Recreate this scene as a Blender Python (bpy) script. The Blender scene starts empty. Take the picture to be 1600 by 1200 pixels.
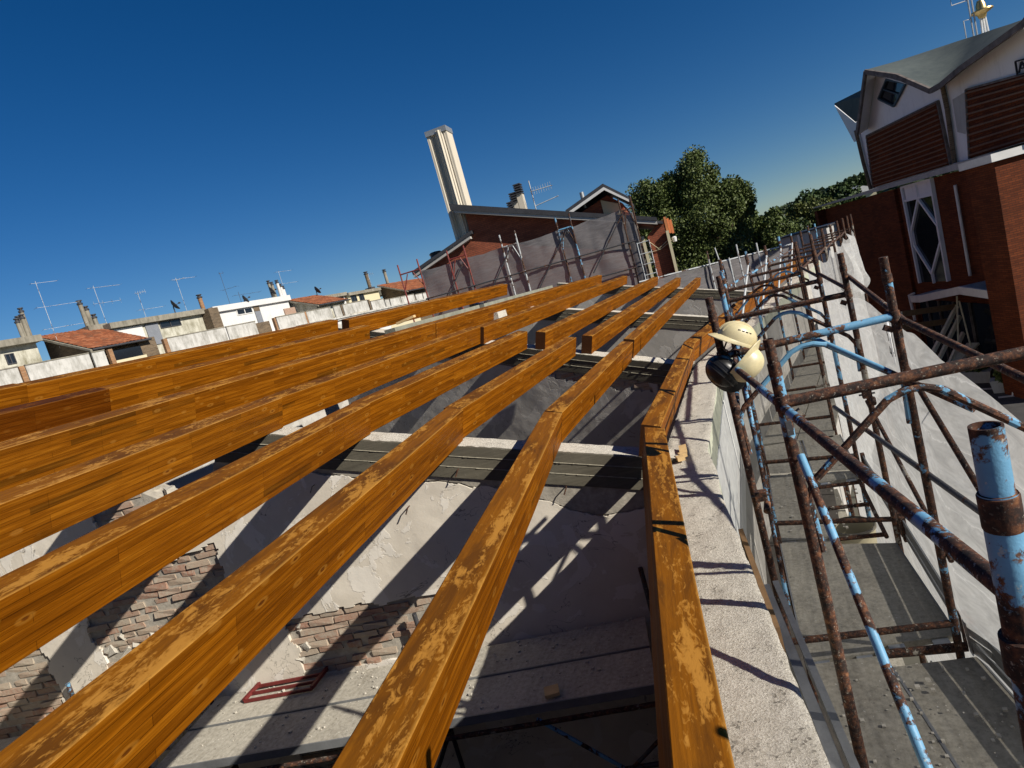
import bpy, math, random
import numpy as np
from mathutils import Vector, Matrix, noise as mnoise
random.seed(7); rng = np.random.default_rng(7)
sc = bpy.context.scene
col = sc.collection
PI = math.pi
def R_(a): return math.radians(a)

# ------------------------------------------------------------------ camera
cam_d = bpy.data.cameras.new('camera'); cam = bpy.data.objects.new('camera', cam_d); col.objects.link(cam)
cam_d.sensor_width = 36.0; cam_d.lens = 980 * 36 / 1600.0
cam_d.clip_start = 0.05; cam_d.clip_end = 6000
RX = Vector((0.90414207, 0.33323811, -0.26735645)); RD = Vector((-0.20207399, -0.21780293, -0.95484448)); RF = Vector((-0.37642159, 0.91734086, -0.12958604))
cam.matrix_world = Matrix(((RX.x, -RD.x, -RF.x, 0), (RX.y, -RD.y, -RF.y, 0), (RX.z, -RD.z, -RF.z, 0), (0, 0, 0, 1)))
sc.camera = cam
# ------------------------------------------------------------------ sky, sun, exposure
SUN_EL, SUN_AZ = 31.0, -15.0          # azimuth counted from +X
sx, sy, sz = math.cos(R_(SUN_EL)) * math.cos(R_(SUN_AZ)), math.cos(R_(SUN_EL)) * math.sin(R_(SUN_AZ)), math.sin(R_(SUN_EL))
world = bpy.data.worlds.new('World'); sc.world = world; world.use_nodes = True
wn = world.node_tree.nodes; wn.clear()
sky = wn.new('ShaderNodeTexSky'); sky.sky_type = 'NISHITA'; sky.sun_disc = False
sky.sun_elevation = R_(SUN_EL); sky.sun_rotation = math.atan2(sx, sy); sky.altitude = 1200; sky.air_density = 1.0; sky.dust_density = 0.05; sky.ozone_density = 4.5
bg = wn.new('ShaderNodeBackground'); bg.inputs[1].default_value = 0.05
wo = wn.new('ShaderNodeOutputWorld')
hs = wn.new('ShaderNodeHueSaturation'); hs.inputs['Saturation'].default_value = 1.30; hs.inputs['Value'].default_value = 0.97; hs.inputs['Hue'].default_value = 0.506
world.node_tree.links.new(sky.outputs[0], hs.inputs['Color']); world.node_tree.links.new(hs.outputs[0], bg.inputs[0]); world.node_tree.links.new(bg.outputs[0], wo.inputs[0])
sl = bpy.data.lights.new('sun', 'SUN'); sl.energy = 5.0; sl.angle = R_(0.5); sl.color = (1.0, 0.94, 0.84)
so = bpy.data.objects.new('sun', sl); col.objects.link(so)
so.rotation_euler = Vector((sx, sy, sz)).to_track_quat('Z', 'Y').to_euler()
sc.view_settings.view_transform = 'Standard'; sc.view_settings.look = 'None'; sc.view_settings.gamma = 1; sc.view_settings.use_curve_mapping = False
sc.view_settings.exposure = 0.42
sc.render.engine = 'CYCLES'; sc.cycles.max_bounces = 6; sc.cycles.transparent_max_bounces = 12

# ------------------------------------------------------------------ node helper
class M:
    def __init__(s, name, rough=0.8, spec=0.3, metal=0.0):
        s.m = bpy.data.materials.new(name); s.m.use_nodes = True; s.t = s.m.node_tree
        s.b = s.t.nodes['Principled BSDF']; s.out = s.t.nodes['Material Output']
        s.b.inputs['Roughness'].default_value = rough; s.b.inputs['Specular IOR Level'].default_value = spec; s.b.inputs['Metallic'].default_value = metal
    def n(s, typ, ins=None, **kw):
        nd = s.t.nodes.new('ShaderNode' + typ)
        for k, v in kw.items(): setattr(nd, k, v)
        for k, v in (ins or {}).items(): s.set(nd.inputs[k], v)
        return nd
    def set(s, sock, v):
        if isinstance(v, bpy.types.NodeSocket): s.t.links.new(v, sock)
        elif isinstance(v, bpy.types.Node): s.t.links.new(v.outputs[0], sock)
        else:
            if isinstance(v, tuple) and len(v) == 3 and sock.type == 'RGBA': v = v + (1,)
            sock.default_value = v
    def coord(s, scale=(1, 1, 1), rnd=True, out='Object'):
        tc = s.n('TexCoord'); mp = s.n('Mapping', {'Vector': tc.outputs[out], 'Scale': scale})
        if rnd:
            oi = s.n('ObjectInfo'); mu = s.math('MULTIPLY', oi.outputs['Random'], 57.0)
            cx = s.n('CombineXYZ', {0: mu, 1: mu, 2: mu}); s.set(mp.inputs['Location'], cx)
        return mp.outputs[0]
    def rnd(s): return s.n('ObjectInfo').outputs['Random']
    def math(s, op, a, b=0.0, clamp=False):
        nd = s.n('Math', operation=op, use_clamp=clamp); s.set(nd.inputs[0], a); s.set(nd.inputs[1], b); return nd.outputs[0]
    def noise(s, v, scale, detail=4, rough=0.6, dist=0.0):
        return s.n('TexNoise', {'Vector': v, 'Scale': scale, 'Detail': detail, 'Roughness': rough, 'Distortion': dist}).outputs[0]
    def ramp(s, f, stops, interp='LINEAR'):
        nd = s.n('ValToRGB', {0: f}); r = nd.color_ramp; r.interpolation = interp
        while len(r.elements) < len(stops): r.elements.new(0.5)
        for e, (p, c) in zip(r.elements, stops):
            e.position = p; e.color = (c, c, c, 1) if not isinstance(c, tuple) else c + (1,)
        return nd.outputs[0]
    def mix(s, f, a, b, mode='MIX'):
        nd = s.n('MixRGB', blend_type=mode); s.set(nd.inputs[0], f); s.set(nd.inputs[1], a); s.set(nd.inputs[2], b); return nd.outputs[0]
    def bump(s, h, strength=0.3, dist=0.01, prev=None):
        nd = s.n('Bump', {'Height': h, 'Strength': strength, 'Distance': dist})
        if prev is not None: s.set(nd.inputs['Normal'], prev)
        return nd.outputs[0]
    def fin(s, colr=None, normal=None, rough=None):
        if colr is not None: s.set(s.b.inputs['Base Color'], colr)
        if normal is not None: s.set(s.b.inputs['Normal'], normal)
        if rough is not None: s.set(s.b.inputs['Roughness'], rough)
        return s.m

def simple(name, c, rough=0.8, var=0.25, scale=6.0, bump=0.15, metal=0.0, fine=60.0, rnd=True, spec=0.3):
    m = M(name, rough, spec, metal); v = m.coord(rnd=rnd)
    n1 = m.noise(v, scale, 5); n2 = m.noise(v, fine, 3)
    lo = tuple(x * (1 - var) for x in c); hi = tuple(min(1, x * (1 + var)) for x in c)
    cc = m.ramp(n1, [(0.3, lo), (0.7, hi)])
    cc = m.mix(0.25, cc, m.ramp(n2, [(0.3, lo), (0.7, hi)]))
    return m.fin(cc, m.bump(n2, bump, 0.004))

# ------------------------------------------------------------------ materials
MT = {}
def wood(name='glulam_wood', K=(1, 1, 1), streak=.07):
    m = M(name, 0.55, 0.07)
    tc = m.n('TexCoord'); ob = tc.outputs['Object']; rn = m.rnd()
    off = m.n('CombineXYZ', {0: m.math('MULTIPLY', rn, 23.0), 1: 0.0, 2: 0.0})
    va = m.n('VectorMath', {0: ob, 1: off}, operation='ADD').outputs[0]
    sep = m.n('SeparateXYZ', {0: va}); x, y, z = sep.outputs
    nsep = m.n('SeparateXYZ', {0: tc.outputs['Normal']})
    istop = m.ramp(nsep.outputs[2], [(0.55, 0.0), (0.75, 1.0)])
    # laminations: boards 40 mm deep, butt jointed along the length
    lam = m.n('TexBrick', {'Vector': m.n('CombineXYZ', {0: m.math('ADD', x, 0.0), 1: m.math('ADD', z, 10.0), 2: 0.0}), 'Color1': (0.1, 0.1, 0.1), 'Color2': (1, 1, 1), 'Mortar': (0, 0, 0),
        'Scale': 1.0, 'Mortar Size': 0.0011, 'Brick Width': 1.15, 'Row Height': 0.04, 'Bias': 0.0}, offset=0.37, offset_frequency=3)
    lam2 = m.n('TexBrick', {'Vector': m.n('CombineXYZ', {0: m.math('ADD', x, 7.3), 1: m.math('ADD', z, 10.0), 2: 0.0}), 'Color1': (0.0, 0.0, 0.0), 'Color2': (1, 1, 1), 'Mortar': (0.5, 0.5, 0.5),
        'Scale': 1.0, 'Mortar Size': 0.0, 'Brick Width': 0.62, 'Row Height': 0.04, 'Bias': 0.0}, offset=0.71, offset_frequency=2)
    gv = m.n('Mapping', {'Vector': va, 'Scale': (0.9, 22, 22)}).outputs[0]
    g1 = m.noise(gv, 2.0, 6, 0.65, 0.6)
    gv2 = m.n('Mapping', {'Vector': va, 'Scale': (2.0, 90, 90)}).outputs[0]
    g2 = m.noise(gv2, 2.0, 3, 0.6)
    big = m.noise(m.n('Mapping', {'Vector': va, 'Scale': (0.5, 3, 3)}).outputs[0], 1.3, 3)
    base = m.ramp(g1, [(0.27, (0.066, 0.017, 0.0006)), (0.5, (0.182, 0.052, 0.0010)), (0.70, (0.325, 0.114, 0.005))])
    base = m.mix(0.35, base, m.ramp(g2, [(0.3, (0.085, 0.024, 0.001)), (0.65, (0.265, 0.084, 0.003))]))
    tint = m.ramp(lam.outputs[0], [(0.0, (0.22, 0.2, 0.2)), (0.10, (0.62, 0.60, 0.60)), (0.45, (0.95, 0.95, 0.95)), (0.8, (1.05, 1.07, 1.05)), (1.0, (1.28, 1.36, 1.5))])
    side = m.mix(0.85, base, tint, 'MULTIPLY')
    dk = m.ramp(lam2.outputs[0], [(0.0, (0.52, 0.56, 0.9)), (streak, (0.52, 0.56, 0.9)), (streak + .015, (1, 1, 1))], 'LINEAR')
    dk = m.mix(m.ramp(big, [(0.42, 0.0), (0.55, 1.0)]), (1, 1, 1), dk)
    side = m.mix(0.9, side, dk, 'MULTIPLY')
    # knots
    vo = m.n('TexVoronoi', {'Vector': m.n('Mapping', {'Vector': va, 'Scale': (4.2, 11, 11)}).outputs[0], 'Scale': 1.0, 'Randomness': 1.0})
    kd = m.math('ADD', vo.outputs['Distance'], m.math('MULTIPLY', m.math('SUBTRACT', g1, 0.5), 0.14))
    kring = m.ramp(kd, [(0.07, 0.0), (0.10, 1.0), (0.16, 1.0), (0.21, 0.0)])
    kcore = m.ramp(kd, [(0.05, 1.0), (0.09, 0.0)])
    side = m.mix(m.math('MULTIPLY', kring, 0.40), side, (0.33, 0.145, 0.02))
    side = m.mix(m.math('MULTIPLY', kcore, 0.75), side, (0.075, 0.022, 0.004))
    # weathered top: worn light patches, dark rain stains
    tn = m.math('ADD', m.math('MULTIPLY', m.noise(m.n('Mapping', {'Vector': va, 'Scale': (1.1, 5, 5)}).outputs[0], 1.6, 7, 0.66, 0.6), 0.62), m.math('MULTIPLY', m.noise(m.n('Mapping', {'Vector': va, 'Scale': (6.0, 15, 15)}).outputs[0], 2.0, 5, 0.7, 1.4), 0.38))
    tn2 = m.noise(m.n('Mapping', {'Vector': va, 'Scale': (0.8, 5, 5), 'Location': (9, 3, 1)}).outputs[0], 1.5, 6, 0.7, 0.8)
    top = m.mix(0.5, base, (0.135, 0.054, 0.005))
    top = m.mix(m.ramp(tn2, [(0.44, 0.0), (0.60, 0.75)]), top, (0.066, 0.024, 0.004))
    top = m.mix(m.ramp(tn, [(0.52, 0.0), (0.545, 0.5), (0.585, 0.9)]), top, (0.34, 0.155, 0.026))
    ysep = m.n('SeparateXYZ', {0: ob}).outputs[1]
    cc = m.mix(istop, side, top)
    edge = m.math('MULTIPLY', istop, m.ramp(m.math('ADD', ysep, m.math('MULTIPLY', g1, 0.02)), [(0.012, 0.6), (0.022, 0.0)]))
    cc = m.mix(edge, cc, (0.36, 0.18, 0.035))
    if K != (1, 1, 1): cc = m.mix(1.0, cc, K, 'MULTIPLY')
    endg = m.ramp(m.math('ABSOLUTE', nsep.outputs[0]), [(0.7, 0.0), (0.8, 1.0)]); cc = m.mix(endg, cc, m.ramp(g2, [(0.3, (0.035, 0.013, 0.006)), (0.7, (0.075, 0.030, 0.012))]))
    nb = m.bump(g2, 0.25, 0.002); nb = m.bump(m.mix(istop, g1, tn), 0.6, 0.006, nb); nb = m.bump(lam.outputs['Fac'], -0.4, 0.002, nb)
    rough = m.ramp(m.mix(istop, g1, tn), [(0.3, 0.42), (0.7, 0.68)])
    return m.fin(cc, nb, rough)
MT['wood'] = wood()
MT['wood_dark'] = wood('dark_stained_glulam', (0.52, 0.43, 0.40))
MT['wood_streaked'] = wood('streaked_glulam', (1.02, 1.05, 1.3), .17)
def concrete_top():
    m = M('rough_concrete', 0.92, 0.2); v = m.coord(rnd=False)
    n1 = m.noise(v, 3.0, 6, 0.6); n2 = m.noise(v, 130, 6, 0.78); n3 = m.noise(v, 420, 3, 0.7)
    g = m.n('TexVoronoi', {'Vector': v, 'Scale': 95.0, 'Randomness': 1.0}); pv = g.outputs['Distance']; gcol = m.n('SeparateXYZ', {0: g.outputs['Color']}).outputs[0]
    big = m.noise(v, 11, 5, 0.65)
    c = m.ramp(n1, [(0.3, (0.47, 0.43, 0.35)), (0.6, (0.60, 0.56, 0.47)), (0.8, (0.66, 0.62, 0.54))])
    c = m.mix(0.55, c, m.ramp(n2, [(0.34, (0.20, 0.18, 0.14)), (0.5, (0.54, 0.50, 0.42)), (0.68, (0.78, 0.74, 0.66))]))
    c = m.mix(0.25, c, m.ramp(gcol, [(0.1, (0.30, 0.27, 0.22)), (0.9, (0.80, 0.76, 0.68))]))
    pits = m.math('MULTIPLY', m.ramp(gcol, [(0.72, 0.0), (0.80, 1.0)]), m.ramp(big, [(0.50, 0.0), (0.62, 1.0)]))
    c = m.mix(m.math('MULTIPLY', pits, 0.75), c, (0.10, 0.088, 0.07))
    b = m.bump(pv, 0.5, 0.006); b = m.bump(n2, 0.9, 0.010, b); b = m.bump(n3, 0.5, 0.004, b); b = m.bump(pits, -0.8, 0.010, b)
    return m.fin(c, b)
MT['ctop'] = concrete_top()
def concrete_form():
    m = M('board_marked_concrete', 0.85, 0.25); v = m.coord(rnd=True)
    n1 = m.noise(v, 2.5, 6, 0.65); n2 = m.noise(v, 45, 5, 0.7)
    g = m.noise(m.n('Mapping', {'Vector': v, 'Scale': (1, 1, 18)}).outputs[0], 3.0, 5)
    c = m.ramp(n1, [(0.3, (0.060, 0.054, 0.040)), (0.7, (0.140, 0.127, 0.095))])
    c = m.mix(0.45, c, m.ramp(g, [(0.3, (0.052, 0.046, 0.034)), (0.7, (0.135, 0.12, 0.088))]))
    c = m.mix(m.ramp(n2, [(0.62, 0.0), (0.75, 0.6)]), c, (0.22, 0.20, 0.16))
    return m.fin(c, m.bump(g, 0.4, 0.004, m.bump(n2, 0.4, 0.004)))
MT['cform'] = concrete_form()
MT['cfin'] = simple('set_cement_seam', (0.23, 0.21, 0.16), 0.9, 0.4, 20, 0.5, fine=60)
MT['cgreen'] = simple('greenish_concrete', (0.36, 0.37, 0.29), 0.85, 0.22, 4.0, 0.4, fine=50)
def plaster(name, c1, c2, c3):
    m = M(name, 0.9, 0.2); v = m.coord(rnd=False)
    n1 = m.noise(v, 1.1, 7, 0.62, 0.8); n2 = m.noise(v, 9, 6, 0.65); n3 = m.noise(v, 90, 3)
    c = m.ramp(n1, [(0.3, c1), (0.65, c2)])
    fl = m.ramp(m.noise(v, 2.1, 8, 0.58, 1.0), [(0.545, 0.0), (0.555, 1.0)])
    c = m.mix(fl, c, c3)
    c = m.mix(m.ramp(n2, [(0.60, 0.0), (0.85, 0.45)]), c, tuple(x * 0.55 for x in c1))
    ck = m.math('ABSOLUTE', m.math('SUBTRACT', m.noise(v, 1.7, 5, 0.62, 0.6), 0.5)); ck = m.math('MULTIPLY', m.ramp(ck, [(0.0, 1.0), (0.0045, 0.0)]), m.ramp(m.noise(v, 1.3, 2), [(0.52, 0.0), (0.58, 1.0)]))
    c = m.mix(m.math('MULTIPLY', ck, 0.85), c, (0.07, 0.06, 0.05))
    spots = m.ramp(m.n('TexVoronoi', {'Vector': v, 'Scale': 5.0}).outputs['Distance'], [(0.025, 1.0), (0.045, 0.0)])
    c = m.mix(m.math('MULTIPLY', spots, 0.8), c, (0.06, 0.05, 0.045))
    b = m.bump(fl, 0.5, 0.004); b = m.bump(ck, -0.8, 0.006, b); b = m.bump(n2, 0.3, 0.012, b); b = m.bump(n3, 0.15, 0.003, b)
    return m.fin(c, b)
MT['plaster'] = plaster('old_plaster', (0.54, 0.485, 0.40), (0.65, 0.595, 0.505), (0.68, 0.635, 0.56))
MT['plaster2'] = plaster('grey_plaster', (0.33, 0.31, 0.28), (0.40, 0.38, 0.345), (0.44, 0.42, 0.385))
MT['ckerb'] = simple('grey_kerb_concrete', (0.21, 0.21, 0.165), 0.9, 0.3, 5.0, 0.5, fine=45)
MT['mortar'] = simple('crumbling_mortar', (0.33, 0.30, 0.25), 0.95, 0.35, 12, 0.8, fine=40)
MT['stone'] = simple('rubble_stone', (0.44, 0.41, 0.35), 0.95, 0.3, 8, 0.6, fine=50)
def bricks():
    m = M('old_brick', 0.92, 0.2); v = m.coord(); r = m.rnd()
    c = m.ramp(r, [(0.0, (0.30, 0.15, 0.10)), (0.3, (0.33, 0.21, 0.15)), (0.55, (0.36, 0.29, 0.22)), (0.75, (0.31, 0.15, 0.10)), (1.0, (0.40, 0.32, 0.24))])
    n = m.noise(v, 30, 5, 0.7); nn = m.noise(v, 9, 5, 0.7); c = m.mix(m.ramp(n, [(0.35, 0.0), (0.7, 0.6)]), c, (0.36, 0.32, 0.25)); c = m.mix(m.ramp(nn, [(0.52, 0.0), (0.62, 0.6)]), c, (0.38, 0.34, 0.27)); c = m.mix(m.ramp(n, [(0.28, 0.7), (0.38, 0.0)]), c, (0.07, 0.05, 0.04))
    return m.fin(c, m.bump(n, 0.6, 0.006))
MT['brick'] = bricks()
def pipe(name, blue, rust=0.5):
    m = M(name, 0.62, 0.35); v = m.coord()
    n1 = m.noise(v, 5.5, 6, 0.68, 0.5); n2 = m.noise(v, 34, 5, 0.7); n3 = m.noise(v, 150, 3); n4 = m.noise(v, 8.5, 4, 0.6)
    n0 = m.noise(v, 1.6, 2, 0.5)
    f = m.math('ADD', m.math('ADD', m.math('MULTIPLY', n1, 0.62), m.math('MULTIPLY', n2, 0.25)), m.math('MULTIPLY', m.math('SUBTRACT', n0, 0.24), 0.5))
    rustc = m.ramp(n2, [(0.32, (0.008, 0.006, 0.006)), (0.46, (0.028, 0.014, 0.010)), (0.56, (0.080, 0.031, 0.016)), (0.70, (0.20, 0.085, 0.035))])
    rustc = m.mix(m.ramp(n3, [(0.60, 0.0), (0.78, 0.6)]), rustc, (0.36, 0.31, 0.24))
    paint = m.ramp(n4, [(0.3, tuple(x * 0.7 for x in blue)), (0.65, blue), (0.8, tuple(min(1, x * 1.4 + 0.05) for x in blue))])
    msk = m.ramp(f, [(rust - 0.012, 1.0), (rust + 0.012, 0.0)])
    fleck = m.ramp(m.noise(v, 55, 4, 0.7), [(0.62, 0.0), (0.67, 0.9)])
    c = m.mix(msk, rustc, paint); c = m.mix(m.math('MULTIPLY', fleck, 0.65), c, (0.45, 0.41, 0.33))
    return m.fin(c, m.bump(n2, 0.5, 0.003, m.bump(n3, 0.3, 0.0015)), m.ramp(msk, [(0, 0.85), (1, 0.5)]))
BL = (0.15, 0.35, 0.53)
MT['pipe'] = pipe('rusty_blue_pipe', BL, 0.515)
MT['pipeb'] = pipe('blue_pipe', BL, 0.58)
MT['pipe2'] = pipe('mostly_rusty_pipe', BL, 0.44)
MT['pipeh'] = pipe('half_blue_pipe', BL, 0.51)
MT['piper'] = pipe('rusty_pipe', (0.30, 0.27, 0.22), 0.45)
MT['piped'] = pipe('dark_pipe', (0.06, 0.06, 0.065), 0.61)
MT['pipew'] = pipe('pale_pipe', (0.50, 0.52, 0.52), 0.62)
MT['pipered'] = pipe('red_pipe', (0.20, 0.035, 0.028), 0.66)
def deck(name, K):
    k = lambda t: tuple(x * K for x in t)
    m = M(name, 0.9, 0.2); v = m.coord()
    n1 = m.noise(v, 2.2, 6, 0.65); n2 = m.noise(v, 28, 6, 0.72); n3 = m.noise(v, 140, 3)
    g = m.noise(m.n('Mapping', {'Vector': v, 'Scale': (22, 1.2, 4)}).outputs[0], 2.0, 5)
    c = m.ramp(n1, [(0.3, k((0.19, 0.175, 0.145))), (0.7, k((0.37, 0.345, 0.285)))])
    c = m.mix(0.5, c, m.ramp(n2, [(0.3, k((0.085, 0.077, 0.06))), (0.6, k((0.38, 0.355, 0.295)))]))
    c = m.mix(0.2, c, m.ramp(g, [(0.3, k((0.12, 0.10, 0.07))), (0.7, k((0.36, 0.34, 0.30)))]))
    sp = m.ramp(m.noise(v, 55, 2), [(0.70, 0.0), (0.73, 1.0)]); c = m.mix(m.math('MULTIPLY', sp, 0.6), c, k((0.62, 0.60, 0.55)))
    dk = m.ramp(m.noise(v, 24, 4, 0.7), [(0.27, 1.0), (0.36, 0.0)]); c = m.mix(m.math('MULTIPLY', dk, 0.8), c, k((0.045, 0.035, 0.025)))
    return m.fin(c, m.bump(n2, 0.5, 0.006, m.bump(n3, 0.2, 0.002)))
MT['deck'] = deck('cement_stained_board', 1.0)
MT['dusty'] = deck('dusty_platform_board', 1.45)
def net(name, c, dens, trans):
    m = M(name, 0.8, 0.1); v = m.coord(rnd=False); t = m.t
    w = m.noise(m.n('Mapping', {'Vector': v, 'Scale': (1, 1.4, 4.5), 'Rotation': (0.6, 0, 0)}).outputs[0], 2.2, 8, 0.68, 1.2)
    cc = m.ramp(w, [(0.3, tuple(x * 0.8 for x in c)), (0.7, c)])
    sp = m.n('SeparateXYZ', {0: v}).outputs[2]; sm = m.math('ABSOLUTE', m.math('SUBTRACT', m.math('FRACT', m.math('ADD', m.math('MULTIPLY', sp, 2.3), m.math('MULTIPLY', w, 0.35))), 0.5)); seam = m.ramp(sm, [(0.0, 1.0), (0.02, 0.0)]); cc = m.mix(m.math('MULTIPLY', seam, 0.5), cc, tuple(x * 1.2 for x in c))
    d = m.n('BsdfDiffuse', {0: cc}); tr = m.n('BsdfTranslucent', {0: cc}); tp = m.n('BsdfTransparent')
    m1 = m.n('MixShader', {0: trans, 1: d.outputs[0], 2: tr.outputs[0]})
    a = m.ramp(w, [(0.3, dens - 0.10), (0.7, dens + 0.12)])
    a = m.math('ADD', a, m.math('MULTIPLY', seam, 0.12), True)
    m2 = m.n('MixShader', {0: a, 1: tp.outputs[0], 2: m1.outputs[0]})
    t.links.new(m2.outputs[0], m.out.inputs[0]); return m.m
MT['netw'] = net('white_scaffold_net', (0.70, 0.695, 0.67), 0.64, 0.5)
MT['netg'] = net('grey_scaffold_net', (0.25, 0.235, 0.235), 0.84, 0.25)
MT['asphalt'] = simple('asphalt', (0.055, 0.052, 0.05), 0.95, 0.3, 2.0, 0.4, fine=80, rnd=False)
def brickwall(name, c1, c2, mort, bw=0.26, rh=0.075, axis='x', mul=1.0):
    m = M(name, 0.9, 0.2); tc = m.n('TexCoord'); s = m.n('SeparateXYZ', {0: tc.outputs['Object']})
    h = m.math('ADD', s.outputs[0], s.outputs[1])
    bt = m.n('TexBrick', {'Vector': m.n('CombineXYZ', {0: h, 1: s.outputs[2], 2: 0.0}), 'Color1': c1, 'Color2': c2, 'Mortar': mort, 'Scale': 1.0, 'Mortar Size': 0.008, 'Brick Width': bw, 'Row Height': rh, 'Bias': -0.1})
    n = m.noise(tc.outputs['Object'], 0.8, 6, 0.65); n2 = m.noise(m.n('Mapping', {'Vector': tc.outputs['Object'], 'Scale': (1.2, 1.2, 14)}).outputs[0], 1.0, 4)
    c = m.mix(0.6, bt.outputs[0], m.ramp(n, [(0.3, (0.55, 0.55, 0.55)), (0.7, (1.25, 1.2, 1.15))]), 'MULTIPLY')
    c = m.mix(0.5, c, m.ramp(n2, [(0.3, (0.55, 0.5, 0.5)), (0.7, (1.2, 1.2, 1.2))]), 'MULTIPLY')
    return m.fin(c, m.bump(bt.outputs['Fac'], -0.6, 0.012))
MT['rbrick'] = brickwall('red_brick_wall', (0.16, 0.040, 0.012), (0.095, 0.022, 0.007), (0.045, 0.02, 0.011))
MT['gbrick'] = brickwall('dark_red_brick_wall', (0.33, 0.098, 0.050), (0.24, 0.068, 0.036), (0.12, 0.06, 0.045))
MT['bbrick'] = brickwall('brown_brick_wall', (0.16, 0.115, 0.07), (0.10, 0.072, 0.045), (0.17, 0.15, 0.12))
MT['obrick'] = brickwall('orange_brick_pier', (0.34, 0.18, 0.085), (0.28, 0.135, 0.06), (0.26, 0.22, 0.16))
def dirty(name, c, streak, amt=0.55, lo=0.46):
    m = M(name, 0.85, 0.25); v = m.coord(); n = m.noise(m.n('Mapping', {'Vector': v, 'Scale': (3.2, 3.2, 0.7)}).outputs[0], 1.6, 7, 0.7)
    n2 = m.noise(v, 1.1, 6, 0.65)
    f = m.math('MULTIPLY', m.math('ADD', n, n2), 0.5)
    cc = m.mix(m.ramp(f, [(lo, 0.0), (lo + 0.2, amt)]), c, streak)
    return m.fin(cc, m.bump(n2, 0.15, 0.01))
MT['white'] = dirty('white_render', (0.57, 0.56, 0.54), (0.38, 0.365, 0.33), 0.4, 0.5)
MT['panel'] = dirty('streaked_white_panel', (0.51, 0.495, 0.46), (0.17, 0.16, 0.13), 0.8, 0.43)
MT['mossy'] = dirty('mossy_cream_render', (0.48, 0.46, 0.38), (0.15, 0.135, 0.08), 0.85, 0.44)
MT['cream'] = dirty('cream_render', (0.54, 0.48, 0.32), (0.36, 0.31, 0.21), 0.4, 0.5)
MT['beige'] = dirty('beige_concrete', (0.27, 0.245, 0.195), (0.11, 0.10, 0.075), 0.8, 0.42)
MT['shadewhite'] = dirty('church_white_render', (0.70, 0.69, 0.69), (0.42, 0.41, 0.40), 0.5, 0.52)
MT['slab'] = dirty('grey_ledge', (0.40, 0.39, 0.37), (0.22, 0.21, 0.20), 0.6, 0.45)
def tiles():
    m = M('terracotta_tiles', 0.9, 0.2); v = m.coord(rnd=False)
    vo = m.n('TexVoronoi', {'Vector': v, 'Scale': 4.5}); n = m.noise(v, 2, 5, 0.7)
    c = m.ramp(vo.outputs['Color'], [(0.1, (0.15, 0.05, 0.024)), (0.5, (0.24, 0.078, 0.034)), (0.9, (0.32, 0.125, 0.06))])
    c = m.mix(m.ramp(n, [(0.5, 0.0), (0.72, 0.7)]), c, (0.11, 0.075, 0.05)); return m.fin(c, m.bump(n, 0.3, 0.02))
MT['tiles'] = tiles()
MT['darkmetal'] = simple('dark_roof_metal', (0.045, 0.045, 0.05), 0.5, 0.25, 4, 0.05)
MT['black'] = simple('black_rubber', (0.012, 0.012, 0.013), 0.35, 0.2, 8, 0.05)
MT['steel'] = simple('galvanised_steel', (0.36, 0.37, 0.37), 0.45, 0.2, 8, 0.08, metal=0.6)
MT['toe'] = simple('grey_toe_board', (0.20, 0.205, 0.21), 0.5, 0.25, 5, 0.1, metal=0.3)
MT['fasciaw'] = simple('white_fascia', (0.62, 0.61, 0.58), 0.7, 0.12, 3, 0.05)
MT['fascia_g'] = simple('pale_fascia', (0.40, 0.38, 0.35), 0.7, 0.12, 3, 0.05)
MT['greyblue'] = simple('grey_door_paint', (0.17, 0.18, 0.20), 0.6, 0.1, 3, 0.05)
MT['bluedoor'] = simple('dark_blue_paint', (0.035, 0.06, 0.085), 0.5, 0.2, 3, 0.05)
MT['helmet'] = simple('cream_helmet_shell', (0.56, 0.48, 0.28), 0.38, 0.14, 22, 0.06, fine=120, spec=0.5)
MT['block'] = simple('white_block', (0.68, 0.68, 0.65), 0.9, 0.08, 4, 0.25, fine=90)
MT['newwood'] = simple('raw_pine', (0.58, 0.40, 0.19), 0.8, 0.22, 12, 0.2, fine=70)
MT['oldwood'] = simple('pale_weathered_wood', (0.60, 0.53, 0.40), 0.85, 0.2, 9, 0.2)
MT['steelred'] = simple('dark_red_steel', (0.14, 0.022, 0.020), 0.6, 0.35, 14, 0.2)
MT['roofgreen'] = dirty('weathered_green_roofing', (0.085, 0.100, 0.094), (0.042, 0.055, 0.058), 0.6, 0.42)
MT['roofedge'] = simple('stained_roof_edge', (0.13, 0.11, 0.10), 0.9, 0.6, 3, 0.3)
MT['brownwood'] = simple('brown_plank', (0.15, 0.085, 0.04), 0.85, 0.3, 10, 0.2)
MT['louvre'] = simple('pale_brick_fin', (0.15, 0.085, 0.055), 0.9, 0.25, 6, 0.2)
MT['gold'] = simple('aged_brass', (0.55, 0.40, 0.16), 0.35, 0.2, 5, 0.03, metal=0.85)
MT['paper'] = simple('white_paper', (0.80, 0.80, 0.79), 0.8, 0.04, 5, 0.02)
MT['ink'] = simple('black_ink', (0.02, 0.02, 0.025), 0.7, 0.1, 5, 0.0)
MT['mark'] = simple('white_road_paint', (0.55, 0.52, 0.46), 0.85, 0.2, 6, 0.1)
MT['fluted'] = dirty('beige_ribbed_cladding', (0.56, 0.50, 0.40), (0.36, 0.30, 0.22), 0.4, 0.5)
MT['bark'] = simple('bark', (0.10, 0.075, 0.05), 0.95, 0.3, 9, 0.5)
MT['soil'] = simple('floor_screed', (0.10, 0.09, 0.08), 0.95, 0.3, 3, 0.4, fine=50)
MT['trim_o'] = simple('orange_brick_pots', (0.52, 0.20, 0.08), 0.85, 0.15, 4, 0.2)
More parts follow.
